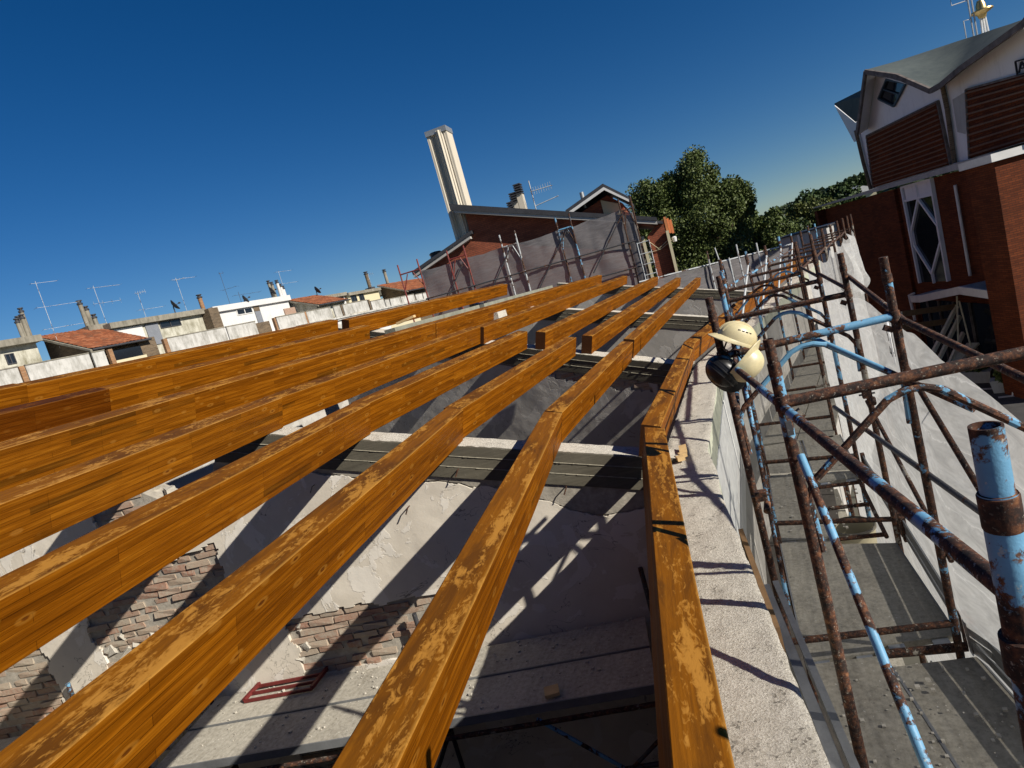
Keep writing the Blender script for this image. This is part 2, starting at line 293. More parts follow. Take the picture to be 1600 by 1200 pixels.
def glass():
    m = M('dark_glass', 0.08, 0.6); return m.fin((0.012, 0.014, 0.018))
MT['glass'] = glass()
def foliage(name, a, b, c):
    m = M(name, 0.55, 0.25); v = m.coord(rnd=False)
    n = m.noise(v, 0.9, 3); n2 = m.noise(v, 9.0, 2)
    cc = m.mix(0.5, m.ramp(n, [(0.3, a), (0.55, b), (0.75, c)]), m.ramp(n2, [(0.3, a), (0.7, c)]))
    return m.fin(cc)
MT['leaf'] = foliage('poplar_leaves', (0.030, 0.050, 0.012), (0.080, 0.110, 0.026), (0.15, 0.175, 0.055))
MT['leafy'] = foliage('yellowish_leaves', (0.035, 0.045, 0.010), (0.085, 0.10, 0.022), (0.14, 0.15, 0.04))
MT['leafd'] = foliage('dark_pine_needles', (0.014, 0.028, 0.008), (0.034, 0.060, 0.015), (0.07, 0.105, 0.028))
MT['leafh'] = foliage('hill_woodland', (0.018, 0.032, 0.012), (0.04, 0.06, 0.02), (0.06, 0.08, 0.03))

# ------------------------------------------------------------------ mesh builder and object helpers
class MB:
    def __init__(s): s.v = []; s.f = []; s.smooth = False
    def add(s, vs, fs):
        o = len(s.v); s.v += [tuple(v) for v in vs]; s.f += [tuple(i + o for i in f) for f in fs]; return s
    def box(s, c, ax, ay, az):      # centre and three half-axis vectors
        c = Vector(c); ax = Vector(ax); ay = Vector(ay); az = Vector(az)
        vs = [c + i * ax + j * ay + k * az for k in (-1, 1) for j in (-1, 1) for i in (-1, 1)]
        return s.add(vs, [(0, 2, 3, 1), (4, 5, 7, 6), (0, 1, 5, 4), (2, 6, 7, 3), (0, 4, 6, 2), (1, 3, 7, 5)])
    def bar(s, p, q, w, h, up=(0, 0, 1)):   # rectangular bar
        p = Vector(p); q = Vector(q); d = (q - p); L = d.length; d.normalize(); u = Vector(up)
        sd = d.cross(u)
        if sd.length < 1e-4: sd = d.cross(Vector((1, 0, 0)))
        sd.normalize(); u = sd.cross(d)
        return s.box((p + q) / 2, d * (L / 2), sd * (w / 2), u * (h / 2))
    def tube(s, p, q, r, n=10, r2=None, cap=True): return s.path([p, q], r, n, cap, r2)
    def path(s, pts, r, n=10, cap=True, r2=None):
        pts = [Vector(p) for p in pts]; K = len(pts); o = len(s.v); ref = None
        for i, p in enumerate(pts):
            d = (pts[min(i + 1, K - 1)] - pts[max(i - 1, 0)]).normalized()
            if ref is None: ref = d.orthogonal().normalized()
            ref = (ref - d * ref.dot(d)).normalized(); b = d.cross(ref)
            rr = r if r2 is None else r + (r2 - r) * i / (K - 1)
            for k in range(n):
                a = 2 * PI * k / n; s.v.append(tuple(p + ref * (math.cos(a) * rr) + b * (math.sin(a) * rr)))
        for i in range(K - 1):
            for k in range(n):
                a0 = o + i * n + k; a1 = o + i * n + (k + 1) % n; s.f.append((a0, a1, a1 + n, a0 + n))
        if cap: s.f.append(tuple(o + k for k in range(n))[::-1]); s.f.append(tuple(o + (K - 1) * n + k for k in range(n)))
        s.smooth = True; return s
    def prism(s, poly, off):        # polygon (3d points) extruded by off
        n = len(poly); off = Vector(off); a = [Vector(p) for p in poly]; b = [p + off for p in a]
        return s.add(a + b, [tuple(range(n))[::-1], tuple(range(n, 2 * n))] + [(i, (i + 1) % n, n + (i + 1) % n, n + i) for i in range(n)])
    def lathe(s, c, prof, n=20, ax=(0, 0, 1)):
        c = Vector(c); q = Vector((0, 0, 1)).rotation_difference(Vector(ax)); o = len(s.v)
        for r, z in prof:
            for k in range(n):
                a = 2 * PI * k / n; s.v.append(tuple(c + q @ Vector((r * math.cos(a), r * math.sin(a), z))))
        for i in range(len(prof) - 1):
            for k in range(n):
                a0 = o + i * n + k; a1 = o + i * n + (k + 1) % n; s.f.append((a0, a1, a1 + n, a0 + n))
        s.smooth = True; return s
WL = {}
def link(o): col.objects.link(o); return o
def raw(name, mb, mat, parent=None, base=None, smooth=None, label=None):
    b = Vector(base) if base is not None else (WL[parent] if parent is not None else Vector((0, 0, 0)))
    me = bpy.data.meshes.new(name); me.from_pydata([(v[0] - b.x, v[1] - b.y, v[2] - b.z) for v in mb.v], [], mb.f)
    me.materials.append(MT[mat] if isinstance(mat, str) else mat)
    if smooth if smooth is not None else mb.smooth:
        me.polygons.foreach_set('use_smooth', [True] * len(me.polygons)); me.set_sharp_from_angle(angle=R_(40))
    me.update(); o = link(bpy.data.objects.new(name, me))
    if parent is not None: o.parent = parent; WL[o] = WL[parent] + (o.location if base is not None else Vector((0, 0, 0)))
    else: o.location = b; WL[o] = b
    if parent is not None: WL[o] = WL[parent].copy()
    if label: o['label'] = label
    return o
def tag(o, label, cat, group=None):
    o['label'] = label; o['category'] = cat
    if group: o['group'] = group
    return o
def struct(o, kind='structure'): o['kind'] = kind; return o
def thing(name, label, cat, loc, group=None):
    o = link(bpy.data.objects.new(name, None)); o.location = loc; o.empty_display_size = 0.2; WL[o] = Vector(loc); return tag(o, label, cat, group)
def part(parent, name, mb, mat, smooth=None, label=None): return raw(name, mb, mat, parent, None, smooth, label)
def copy_tree(o, parent=None):
    c = o.copy(); link(c); c.parent = parent
    for ch in list(o.children): copy_tree(ch, c)
    return c

# ------------------------------------------------------------------ frames of reference of the site
A1 = R_(-9.265)
d1 = Vector((math.sin(A1), math.cos(A1), 0)); e1 = Vector((d1.y, -d1.x, 0))       # near bay
d2 = Vector((0, 1, 0)); e2 = Vector((1, 0, 0))                                   # middle bay
A3 = math.atan2(2.05 + 0.89, 25.4 - 9.21)
d4 = Vector((math.sin(A3), math.cos(A3), 0)); e4 = Vector((d4.y, -d4.x, 0))       # far eaves
UP = Vector((0, 0, 1))
def W1(u, a, z): return e1 * u + d1 * a + UP * z
ALPHA = R_(17.3); TA = math.tan(ALPHA)
GZ = -8.5
# ================================================================== GROUND, HILL
g = MB(); g.add([(-3000, -200, GZ), (3000, -200, GZ), (3000, 3000, GZ), (-3000, 3000, GZ)], [(0, 1, 2, 3)])
struct(raw('ground', g, simple('dry_ground', (0.10, 0.095, 0.075), 0.95, 0.3, 0.05, 0.2, fine=3, rnd=False)))
g = MB(); g.add([(2.2, -20, GZ + .004), (40, -20, GZ + .004), (40, 75, GZ + .004), (2.2, 75, GZ + .004)], [(0, 1, 2, 3)])
struct(raw('car_park', g, 'asphalt'))
def hill_h(x, y):
    h = 19.5 * math.exp(-((x - 90) / 75.0) ** 2 - ((y - 420) / 130.0) ** 2) + 6.0 * math.exp(-((x - 10) / 60.0) ** 2 - ((y - 430) / 120.0) ** 2)
    return h
hv = []; nx, ny = 60, 50
for j in range(ny):
    for i in range(nx):
        x = -260 + i * 12.0; y = 120 + j * 13.0; hh = hill_h(x, y)
        hv.append((x, y, GZ - 1.0 + hh * 1.0 + 1.2 * mnoise.noise((x * .02, y * .02, 0))))
hb = MB(); hb.add(hv, [(j * nx + i, j * nx + i + 1, (j + 1) * nx + i + 1, (j + 1) * nx + i) for j in range(ny - 1) for i in range(nx - 1)]); hb.smooth = True
struct(raw('hill', hb, 'leafh'))

def leaf_cloud(clumps, n_per, leaf, seed):
    r = np.random.default_rng(seed); V = []; F = []
    for (c, rad) in clumps:
        c = np.array(c); rad = np.array(rad); n = int(n_per)
        p = r.normal(size=(n, 3)); p /= np.linalg.norm(p, axis=1)[:, None]; p *= (r.random((n, 1)) ** 0.42)
        p = c + p * rad
        a = r.normal(size=(n, 3)); a /= np.linalg.norm(a, axis=1)[:, None]; b = r.normal(size=(n, 3)); b -= a * (a * b).sum(1)[:, None]; b /= np.linalg.norm(b, axis=1)[:, None]
        s = leaf * (0.6 + 0.8 * r.random((n, 1)))
        q = np.stack([p - a * s - b * s * .55, p + a * s - b * s * .55, p + a * s * .8 + b * s * .55, p - a * s * .8 + b * s * .55], 1).reshape(-1, 3)
        o = len(V); V += [tuple(x) for x in q]; F += [(o + 4 * i, o + 4 * i + 1, o + 4 * i + 2, o + 4 * i + 3) for i in range(n)]
    m = MB(); m.v = V; m.f = F; return m
def tree(name, label, base, top, crowns, n_per, leaf, mat, seed, trunk_r=.35, group=None, stems=((0, 0),)):
    t = thing(name, label, 'tree', base, group); tr = MB(); B = Vector(base)
    for dx, dy in stems:
        tr.path([B + Vector((dx * .3, dy * .3, 0)), B + Vector((dx * .6, dy * .6, (top - B.z) * .35)), B + Vector((dx, dy, (top - B.z) * .75))], trunk_r, 9, True, trunk_r * .35)
    rr = random.Random(seed)
    for (c, rad) in crowns[:14]:
        tr.path([B + UP * (top - B.z) * rr.uniform(.25, .5), Vector(c) - UP * rad[2] * .3], trunk_r * .35, 6, True, trunk_r * .08)
    part(t, 'trunk', tr, 'bark'); part(t, 'crown', leaf_cloud(crowns, n_per, leaf, seed), mat, False); return t
def crown_blobs(c, r, n, rs, seed, zflat=1.0):
    rr = random.Random(seed); out = []
    for i in range(n):
        while True:
            x, y, z = rr.uniform(-1, 1), rr.uniform(-1, 1), rr.uniform(-1, 1)
            if x * x + y * y + z * z < 1: break
        s = rs * rr.uniform(.6, 1.25)
        out.append(((c[0] + x * r[0], c[1] + y * r[1], c[2] + z * r[2]), (s, s, s * zflat)))
    return out
# big poplar right of the brick gable: lumpy outline with a taller middle stem
cr = crown_blobs((-2.9, 48.2, 1.2), (3.3, 2.6, 3.2), 60, .95, 3) + crown_blobs((-1.9, 48.4, 4.2), (1.5, 1.3, 2.1), 30, .62, 4) + crown_blobs((-5.3, 47.6, 3.2), (1.1, 1.0, 1.8), 22, .6, 5) + crown_blobs((-.1, 48.8, 2.4), (1.2, 1.0, 1.9), 24, .6, 6) + crown_blobs((-3.6, 48.0, 4.3), (1.1, .9, 1.2), 16, .55, 8) + crown_blobs((-5.2, 47.5, 4.3), (1.3, 1.0, 1.2), 20, .6, 9) + crown_blobs((-6.1, 47.3, 2.4), (1.0, 1.0, 1.8), 18, .6, 10) + crown_blobs((-2.9, 48.2, -2.4), (3.6, 2.6, 2.8), 50, 1.0, 7)
tree('poplar_tree', 'tall bushy green tree rising behind the brick gabled house', (-2.6, 48.4, GZ), 5.5, cr + [((c[0] * 1.0, c[1], c[2]), (r_[0] * 1.6,) * 3) for c, r_ in cr[::2]], 500, .068, 'leaf', 11, .5, None, ((0, 0), (-2, .4), (1.3, -.2)))
TG = 'trees beyond the terrace end'
tree('broadleaf_tree', 'rounded mid green tree at the right foot of the tallest tree', (1.5, 58.5, GZ), 1.2, crown_blobs((1.6, 58.3, -1.0), (2.4, 2, 2.6), 22, 1.1, 21) + crown_blobs((0.8, 58, .6), (1.1, 1, 1.0), 8, .8, 22), 700, .10, 'leaf', 12, .4, TG)
tree('pine_tree', 'dark dense pine between the tallest tree and the yellowish tree', (3.2, 63, GZ), .6, crown_blobs((3.1, 63, -1.4), (2.2, 2, 2.3), 22, 1.15, 23), 700, .10, 'leafd', 13, .4, TG)
tree('broadleaf_tree', 'yellowish green tree in front of the wooded hill', (6.6, 73, GZ), .6, crown_blobs((6.4, 73, -1.0), (2.7, 2.2, 2.0), 22, 1.2, 24), 620, .11, 'leafy', 14, .4, TG)
tree('pine_tree', 'low dark pine just left of the church wing roof', (11.5, 92, GZ), 1.4, crown_blobs((10.6, 92, .3), (4.5, 3, 1.9), 26, 1.4, 25), 330, .2, 'leafd', 15, .4, TG)
tree('umbrella_pine', 'dark umbrella pine on the skyline left of the church', (20.2, 128, GZ), 3.5, crown_blobs((20.2, 128, 3.5), (2.2, 1.6, .75), 18, 1.0, 26, .6), 360, .17, 'leafd', 16, .4, TG)
tree('umbrella_pine', 'small pine on the skyline beside the taller umbrella pine', (14.6, 122, GZ), 2.2, crown_blobs((14.4, 122, 1.5), (3.2, 2, .9), 16, 1.1, 27, .7), 300, .18, 'leafd', 17, .4, TG)
# far wood on the hill
hr = random.Random(5); cl = []
for k in range(620):
    x = hr.uniform(-40, 190); y = hr.uniform(300, 470); z = GZ - 1 + hill_h(x, y)
    s = hr.uniform(2.2, 4.2); cl.append(((x, y, z + s * .5), (s, s, s * .8)))
struct(raw('far_wood', leaf_cloud(cl, 40, .9, 77), 'leafh', None, None, False), 'stuff')
# gappy belt of trees that closes the view between the terraces
hr = random.Random(9); cl = []
for k in range(120):
    x = hr.uniform(-60, 26); y = hr.uniform(96, 112); s = hr.uniform(1.6, 2.8); cl.append(((x, y, -4.3 + hr.uniform(-2.5, 2.0) + .03 * max(0, x)), (s, s, s)))
struct(raw('far_trees', leaf_cloud(cl, 130, .34, 78), 'leafd', None, None, False), 'stuff')
def cottage(label, c, w, h, roofm='fasciaw'):
    t = thing('far_house', label, 'house', (c[0], c[1], GZ)); m = MB(); z0 = c[2]
    m.box((c[0], c[1], (GZ + z0) / 2), (w / 2, 0, 0), (0, w / 2, 0), (0, 0, (z0 - GZ) / 2)); part(t, 'wall', m, 'cream')
    r = MB(); r.prism([(c[0] - w * .6, c[1] - w * .6, z0), (c[0] + w * .6, c[1] - w * .6, z0), (c[0], c[1] - w * .6, z0 + h)], (0, w * 1.2, 0)); part(t, 'roof', r, roofm)
    wn_ = MB(); wn_.box((c[0], c[1] - w / 2 - .03, z0 - 1.2), (.6, 0, 0), (0, .03, 0), (0, 0, .6)); part(t, 'window', wn_, 'glass')
cottage('pale roofed house half hidden among trees below the hill', (5.2, 98, .3), 4.2, 1.1)
cottage('white gabled house behind the church wing parapet', (18.4, 118, 1.3), 4.6, 1.2)
cottage('dark red roofed house beside the church wing', (9.6, 84, -1.6), 4.0, 1.3, 'tiles')

# ================================================================== TIMBER BEAMS
BW, BH = 0.16, 0.28
def beam(name, label, p, d, L, group, h=BH, w=BW, tilt=ALPHA, mat='wood'):
    """p = top right corner of the near end; the beam runs along d for L metres, tipped with the roof slope"""
    d = Vector(d).normalized(); e = Vector((d.y, -d.x, 0)); lat = -e * math.cos(tilt) + UP * math.sin(tilt); nrm = e * math.sin(tilt) + UP * math.cos(tilt)
    c = .004; prof = [(c, 0), (0, -c), (0, -h + c), (c, -h), (w - c, -h), (w, -h + c), (w, -c), (w - c, 0)]
    n = 8; K = max(2, int(L / .5) + 1); m = MB()
    for i in range(K):
        for (y, z) in prof:
            m.v.append((L * i / (K - 1), y + .0012 * math.sin(i * 1.7), z + .001 * math.sin(i * 2.3)))
    for i in range(K - 1):
        for k in range(n):
            a = i * n + k; b = i * n + (k + 1) % n; m.f.append((a, a + n, b + n, b))
    m.f.append(tuple(range(n))); m.f.append(tuple((K - 1) * n + k for k in range(n))[::-1])
    o = raw(name, m, mat, None, (0, 0, 0), False)
    o.matrix_world = Matrix(((d.x, lat.x, nrm.x, p[0]), (d.y, lat.y, nrm.y, p[1]), (d.z, lat.z, nrm.z, p[2]), (0, 0, 0, 1)))
    return tag(o, label, 'roof beam', group)
ORD = ['first', 'second', 'third', 'fourth', 'fifth', 'sixth', 'seventh', 'eighth']
PB = .805
Z0 = -1.30
BA1 = [4.95, 5.24, 5.11, 5.09, 5.08, 5.02, 4.96, 4.90]
ENDY = [9.21, 8.93, 8.99, 9.24, 9.36, 9.59, 8.75, 9.10]
bw = 'orange brown laminated roof beam in the near bay, %s'
near_l = ['lying along the wall top beside the rough concrete', 'next to the eaves beam, ending at the bottom centre of the picture', 'third from the wall, crossing the lower left corner', 'fourth from the wall', 'fifth from the wall, with grey lamination streaks', 'sixth from the wall, with grey lamination streaks', 'seventh from the wall, stained darker brown', 'eighth from the wall, topmost before the white houses']
mid_l = ['along the wall top behind the hanging helmets', 'second from the wall, with cut end before the far bay', 'third from the wall', 'fourth from the wall', 'fifth from the wall', 'sixth from the wall', 'seventh from the wall, ending at the grey concrete kerb', 'eighth from the wall, highest one']
for i in range(8):
    u = -.05 - PB * i; z = Z0 + TA * PB * i; J = W1(u, BA1[i], z)
    L = 6.6 if i < 3 else 8.5
    beam('roof_beam', 'laminated orange brown roof beam of the near bay, ' + near_l[i], J - d1 * L, d1, L, 'near bay roof beams', mat={4: 'wood_streaked', 5: 'wood_streaked', 6: 'wood_dark'}.get(i, 'wood'))
    x = -.885 - .805 * i; S = Vector((x, J.y + .012, z))
    if i == 0: S = Vector((x, 4.95, z))
    beam('roof_beam', 'laminated orange brown roof beam of the middle bay, ' + mid_l[i], S, d2, ENDY[i] - S.y, 'middle bay roof beams')
far = [(-1.70, 9.13, -1.045, 23.0, 'rightmost of the five'), (-2.31, 9.20, -.856, 22.6, 'second from the right of the five'), (-3.03, 9.27, -.633, 22.5, 'third and middle of the five'), (-4.05, 9.37, -.316, 22.5, 'fourth from the right of the five'), (-4.90, 9.44, -.05, 22.4, 'leftmost of the five')]
for x, y, z, ye, l in far:
    d = Vector((math.sin(R_(.75)), math.cos(R_(.75)), 0))
    beam('roof_beam', 'laminated roof beam of the far bay, square cut near end, ' + l, (x, y, z), d, ye - y, 'far bay roof beams')
beam('roof_beam', 'bright orange roof beam of the far bay along the ridge, behind the grey concrete kerb', (-6.34, 9.15, .40), (.095, 1, 0), 6.4, 'far bay roof beams')
beam('roof_beam', 'orange eaves beam of the far bay seen behind rusty scaffold rails', (-.89, 9.22, Z0), d4, 15.5, 'far bay roof beams')
# small wooden packers
for k, (dx, dy, dz, hx, hy, hz, l) in enumerate([(-.80, 5.22, -1.60, .03, .085, .016, 'long raw pine packer lying on the concrete wall top beside the eaves beam'), (-.80, 4.98, -1.595, .028, .03, .016, 'short stacked pine packer nearest the camera beside the eaves beam'), (-.79, 5.07, -1.598, .028, .028, .016, 'middle short pine packer beside the eaves beam')]):
    m = MB(); m.box((dx, dy, dz), (hx, .01, 0), (-.012, hy, 0), (0, 0, hz)); tag(raw('wood_packer', m, 'newwood', None, (dx, dy, dz)), l, 'packer', 'pine packers on the wall top')
m = MB(); m.box((-5.5, 9.55, .145), (.17, .02, .02), (0, .04, 0), (0, 0, .02)); tag(raw('wood_packer', m, 'newwood', None, (-5.5, 9.55, .145)), 'small raw pine packer on the grey concrete kerb by the ridge', 'packer', None)
m = MB(); p0 = W1(-1.15, 3.9, 0); m.box((-1.93, 3.84, -2.835), (.05, .02, 0), (-.02, .05, 0), (0, 0, .012)); tag(raw('wood_offcut', m, 'newwood', None, (-1.93, 3.84, -2.835)), 'square timber offcut lying on the dark work platform', 'offcut')

# ================================================================== WALLS OF THE BUILDING SITE
FLOOR = -4.6
WALLTOP = -1.63
ew = thing('eaves_wall', 'long concrete topped eaves wall running beside the scaffold walkway', 'wall', (-.6, 5, FLOOR))
outer = [W1(.218, -2.5, 0), W1(.218, 4.30, 0), Vector((-.50, 4.60, 0)), Vector((-.60, 5.2, 0)), Vector((-.61, 9.2, 0)), Vector((2.42, 25.4, 0))]
inner = [W1(-.10, -2.5, 0), W1(-.10, 4.50, 0), Vector((-.955, 4.95, 0)), Vector((-.975, 5.2, 0)), Vector((-.985, 9.2, 0)), Vector((2.02, 25.4, 0))]
def resample(P, step):
    out = [P[0]]
    for a, b in zip(P[:-1], P[1:]):
        n = max(1, int((b - a).length / step))
        for i in range(1, n + 1): out.append(a + (b - a) * i / n)
    return out
# matched sampling of both edges
Os, Is = [], []
for (a, b), (c, dd) in zip(zip(outer[:-1], outer[1:]), zip(inner[:-1], inner[1:])):
    n = max(2, int((b - a).length / .03)) if b.y < 10 else 40
    for i in range(n): t = i / n; Os.append(a + (b - a) * t); Is.append(c + (dd - c) * t)
Os.append(outer[-1]); Is.append(inner[-1])
cm = MB(); NC = 14; RBH = .27
for o_, i_ in zip(Os, Is):
    row = []
    for k in range(NC + 1):
        t = k / NC; p = i_ + (o_ - i_) * t
        zz = WALLTOP + .006 * mnoise.noise((p.x * 9, p.y * 9, 1)) + .004 * mnoise.noise((p.x * 30, p.y * 30, 2))
        if k in (0, NC):
            zz -= .006 + .012 * max(0, mnoise.noise((p.x * 14, p.y * 14, 5))); off = .007 * mnoise.noise((p.x * 11, p.y * 11, 7)); p = p + (o_ - i_).normalized() * off
        row.append((p.x, p.y, zz))
    cm.v += row
S_ = NC + 1
for j in range(len(Os) - 1):
    for k in range(NC): a = j * S_ + k; cm.f.append((a, a + 1, a + S_ + 1, a + S_))
part(ew, 'wall_top', cm, 'ctop', True)
side = MB()
def strip(P, z0, z1, off=0, flip=False):
    n = len(P); vs = [(p.x, p.y, z0 if not callable(z0) else z0(p)) for p in P] + [(p.x, p.y, z1) for p in P]
    return vs, [(i, i + 1, n + i + 1, n + i) for i in range(n - 1)]
OutE = [Vector(cm.v[j * S_ + NC]) for j in range(len(Os))]; InE = [Vector(cm.v[j * S_]) for j in range(len(Os))]
for P in (OutE, InE):
    n = len(P); side.add([tuple(p) for p in P] + [(p.x, p.y, WALLTOP - RBH) for p in P], [(i, i + 1, n + i + 1, n + i) for i in range(n - 1)])
part(ew, 'ring_beam', side, 'cgreen', True)
low = MB()
for (a, b), (c, dd) in zip(zip(outer[:-1], outer[1:]), zip(inner[:-1], inner[1:])):
    sh = (a - c).normalized() * .012
    low.prism([(a.x - sh.x, a.y - sh.y, WALLTOP - RBH - .002), (b.x - sh.x, b.y - sh.y, WALLTOP - RBH - .002), (dd.x + sh.x, dd.y + sh.y, WALLTOP - RBH - .002), (c.x + sh.x, c.y + sh.y, WALLTOP - RBH - .002)], (0, 0, GZ - WALLTOP + RBH))
part(ew, 'wall_body', low, 'plaster2')
# white blocks below the ring beam on the outer face of the middle bay, joints open
bm_ = MB(); bm_.box((0, 0, 0), (.012, 0, 0), (0, .297, 0), (0, 0, .122)); blk_me = None
for r_ in range(5):
    for k in range(8):
        y = 4.93 + k * .6 + (.3 if r_ % 2 else 0); z = WALLTOP - RBH - .13 - .25 * r_
        if y > 9.1: continue
        if blk_me is None: o = part(ew, 'block', MB().box((-.606, y, z), (.012, 0, 0), (0, .297, 0), (0, 0, .1225)), 'block'); o.data.name = 'block'; blk_me = o; o0 = Vector((-.606, y, z)); continue
        c = blk_me.copy(); link(c); c.parent = ew; c.location = Vector((-.606, y, z)) - o0

rubble_me = []
def stone_mesh(i, s=1.0):
    m = MB(); r = random.Random(100 + i); vs = []
    for k in range(-1, 2, 2):
        for j in range(-1, 2, 2):
            for q in range(-1, 2, 2): vs.append((k * r.uniform(.6, 1.1) * .5, j * r.uniform(.6, 1.1) * .5, q * r.uniform(.5, 1.1) * .5))
    m.add(vs, [(0, 1, 3, 2), (4, 6, 7, 5), (0, 4, 5, 1), (2, 3, 7, 6), (0, 2, 6, 4), (1, 5, 7, 3)]); return m
def mesh_of(name, mb, mat):
    me = bpy.data.meshes.new(name); me.from_pydata(mb.v, [], mb.f); me.materials.append(MT[mat]); return me
BRM = []
for i in range(5):
    r = random.Random(i + 40); m = MB(); vs = []
    for z in (-1, 1):
        for y in (-1, 1):
            for x in (-1, 1): vs.append((x * .116 + r.uniform(-.014, .008), y * .03 + r.uniform(-.012, .006), z * .027 + r.uniform(-.008, .004)))
    # worn outer arrises
    m.add(vs, [(0, 2, 3, 1), (4, 5, 7, 6), (0, 1, 5, 4), (2, 6, 7, 3), (0, 4, 6, 2), (1, 3, 7, 5)])
    me = mesh_of('brick', m, 'brick'); BRM.append(me)
STM = [mesh_of('stone', stone_mesh(i), 'stone') for i in range(4)]

class CrossWall:
    def __init__(s, label, O, t, s0, s1, ztop, plas, thick=.32, zbot=FLOOR):
        s.O = Vector(O); s.t = Vector(t).normalized(); s.n = Vector((-s.t.y, s.t.x, 0))
        if s.n.y > 0: s.n = -s.n
        s.s0, s.s1, s.ztop, s.zb, s.th, s.pl = s0, s1, ztop, zbot, thick, plas
        s.T = thing('cross_wall', label, 'wall', s.P((s0 + s1) / 2, zbot, 0))
    def P(s, a, z, o=0): return s.O + s.t * a + UP * z + s.n * o
    def core(s, off=-.03):
        m = MB(); N = 24
        for a, b in [(s.s0 + (s.s1 - s.s0) * i / N, s.s0 + (s.s1 - s.s0) * (i + 1) / N) for i in range(N)]:
            m.add([s.P(a, s.zb, off), s.P(b, s.zb, off), s.P(b, s.ztop(b) - .02, off), s.P(a, s.ztop(a) - .02, off), s.P(a, s.zb, -s.th), s.P(b, s.zb, -s.th), s.P(b, s.ztop(b) - .02, -s.th), s.P(a, s.ztop(a) - .02, -s.th)],
                  [(0, 1, 2, 3), (4, 7, 6, 5), (3, 2, 6, 7)])
        part(s.T, 'wall_core', m, 'mortar')
    def plaster(s, hole, zt, step=.035, mat=None):
        na = int((s.s1 - s.s0) / step); m = MB(); idx = {}
        def vid(i, j, o):
            key = (i, j, o)
            if key not in idx:
                a = s.s0 + i * step; z = s.zb + j * step
                z = min(z, zt(a)); p = s.P(a, z, 0)
                jit = Vector((mnoise.noise((p.x * 7, p.y * 7, z * 7)), 0, mnoise.noise((p.x * 7 + 9, p.y * 7, z * 7)))) * (step * .8)
                q = p + s.t * jit.x + UP * jit.z + s.n * ((.008 * mnoise.noise((a * 2.2, z * 2.2, 3)) + .003 * mnoise.noise((a * 8, z * 8, 3))) if o else -.03)
                idx[key] = len(m.v); m.v.append(tuple(q))
            return idx[key]
        keep = set()
        for i in range(na):
            a = s.s0 + (i + .5) * step; nz = int((zt(a) - s.zb) / step) + 1
            for j in range(nz):
                z = s.zb + (j + .5) * step
                if not hole(a, z): keep.add((i, j))
        for (i, j) in keep:
            m.f.append((vid(i, j, 1), vid(i + 1, j, 1), vid(i + 1, j + 1, 1), vid(i, j + 1, 1)))
            for (di, dj, A, B) in ((-1, 0, (0, 0), (0, 1)), (1, 0, (1, 0), (1, 1)), (0, -1, (0, 0), (1, 0)), (0, 1, (0, 1), (1, 1))):
                if (i + di, j + dj) not in keep:
                    m.f.append((vid(i + A[0], j + A[1], 1), vid(i + B[0], j + B[1], 1), vid(i + B[0], j + B[1], 0), vid(i + A[0], j + A[1], 0)))
        return part(s.T, 'plaster', m, mat or s.pl, True)
    def ring(s, a0, a1, h, proud=.012, rows=3):
        hh = h / rows; N = 10; seg = [(a0 + (a1 - a0) * i / N) for i in range(N + 1)]
        for r in range(rows):
            m = MB(); pr = proud - .003 * (r % 2) + .001 * r
            for a, b in zip(seg[:-1], seg[1:]):
                za, zb_ = s.ztop(a) - r * hh, s.ztop(b) - r * hh; g_ = .0 if r == 0 else .003
                m.add([s.P(a, za - hh, pr), s.P(b, zb_ - hh, pr), s.P(b, zb_ - g_, pr), s.P(a, za - g_, pr), s.P(a, za - g_, -.03), s.P(b, zb_ - g_, -.03), s.P(a, za - hh, -.03), s.P(b, zb_ - hh, -.03)],
                      [(0, 1, 2, 3), (3, 2, 5, 4), (0, 6, 7, 1)])
            part(s.T, 'ring_beam_band', m, 'cform')
            # ragged fin of set cement between the boards
            if r:
                f = MB(); a = a0
                rr = random.Random(r * 7 + int(a1 * 10))
                while a < a1 - .05:
                    L = rr.uniform(.02, .11)
                    z = s.ztop(a) - r * hh; z2 = s.ztop(a + L) - r * hh
                    f.add([s.P(a, z, .012), s.P(a + L, z2, .012), s.P(a + L, z2 + .004, .016 + rr.uniform(0, .008)), s.P(a, .0 + z + .004, .016), s.P(a, z + .009, .012), s.P(a + L, z2 + .009, .012)], [(0, 1, 2, 3), (3, 2, 5, 4)])
                    a += L + (rr.uniform(0, .05) if rr.random() < .12 else 0)
                part(s.T, 'cement_fin', f, 'cfin')
        t = MB(); NA = int((a1 - a0) / .035); NB = 9
        for i in range(NA + 1):
            a = a0 + (a1 - a0) * i / NA
            for k in range(NB + 1):
                o = proud + (-s.th - proud) * k / NB; p = s.P(a, 0, o)
                zz = s.ztop(a) + .006 * mnoise.noise((p.x * 12, p.y * 12, 4)) - (.004 if k in (0, NB) else 0)
                q = s.P(a, zz, o + (.006 * mnoise.noise((a * 16, 3, k)) if k in (0, NB) else 0)); t.v.append(tuple(q))
        S2 = NB + 1
        for i in range(NA):
            for k in range(NB): a = i * S2 + k; t.f.append((a, a + 1, a + S2 + 1, a + S2))
        part(s.T, 'beam_top', t, 'ctop', True)
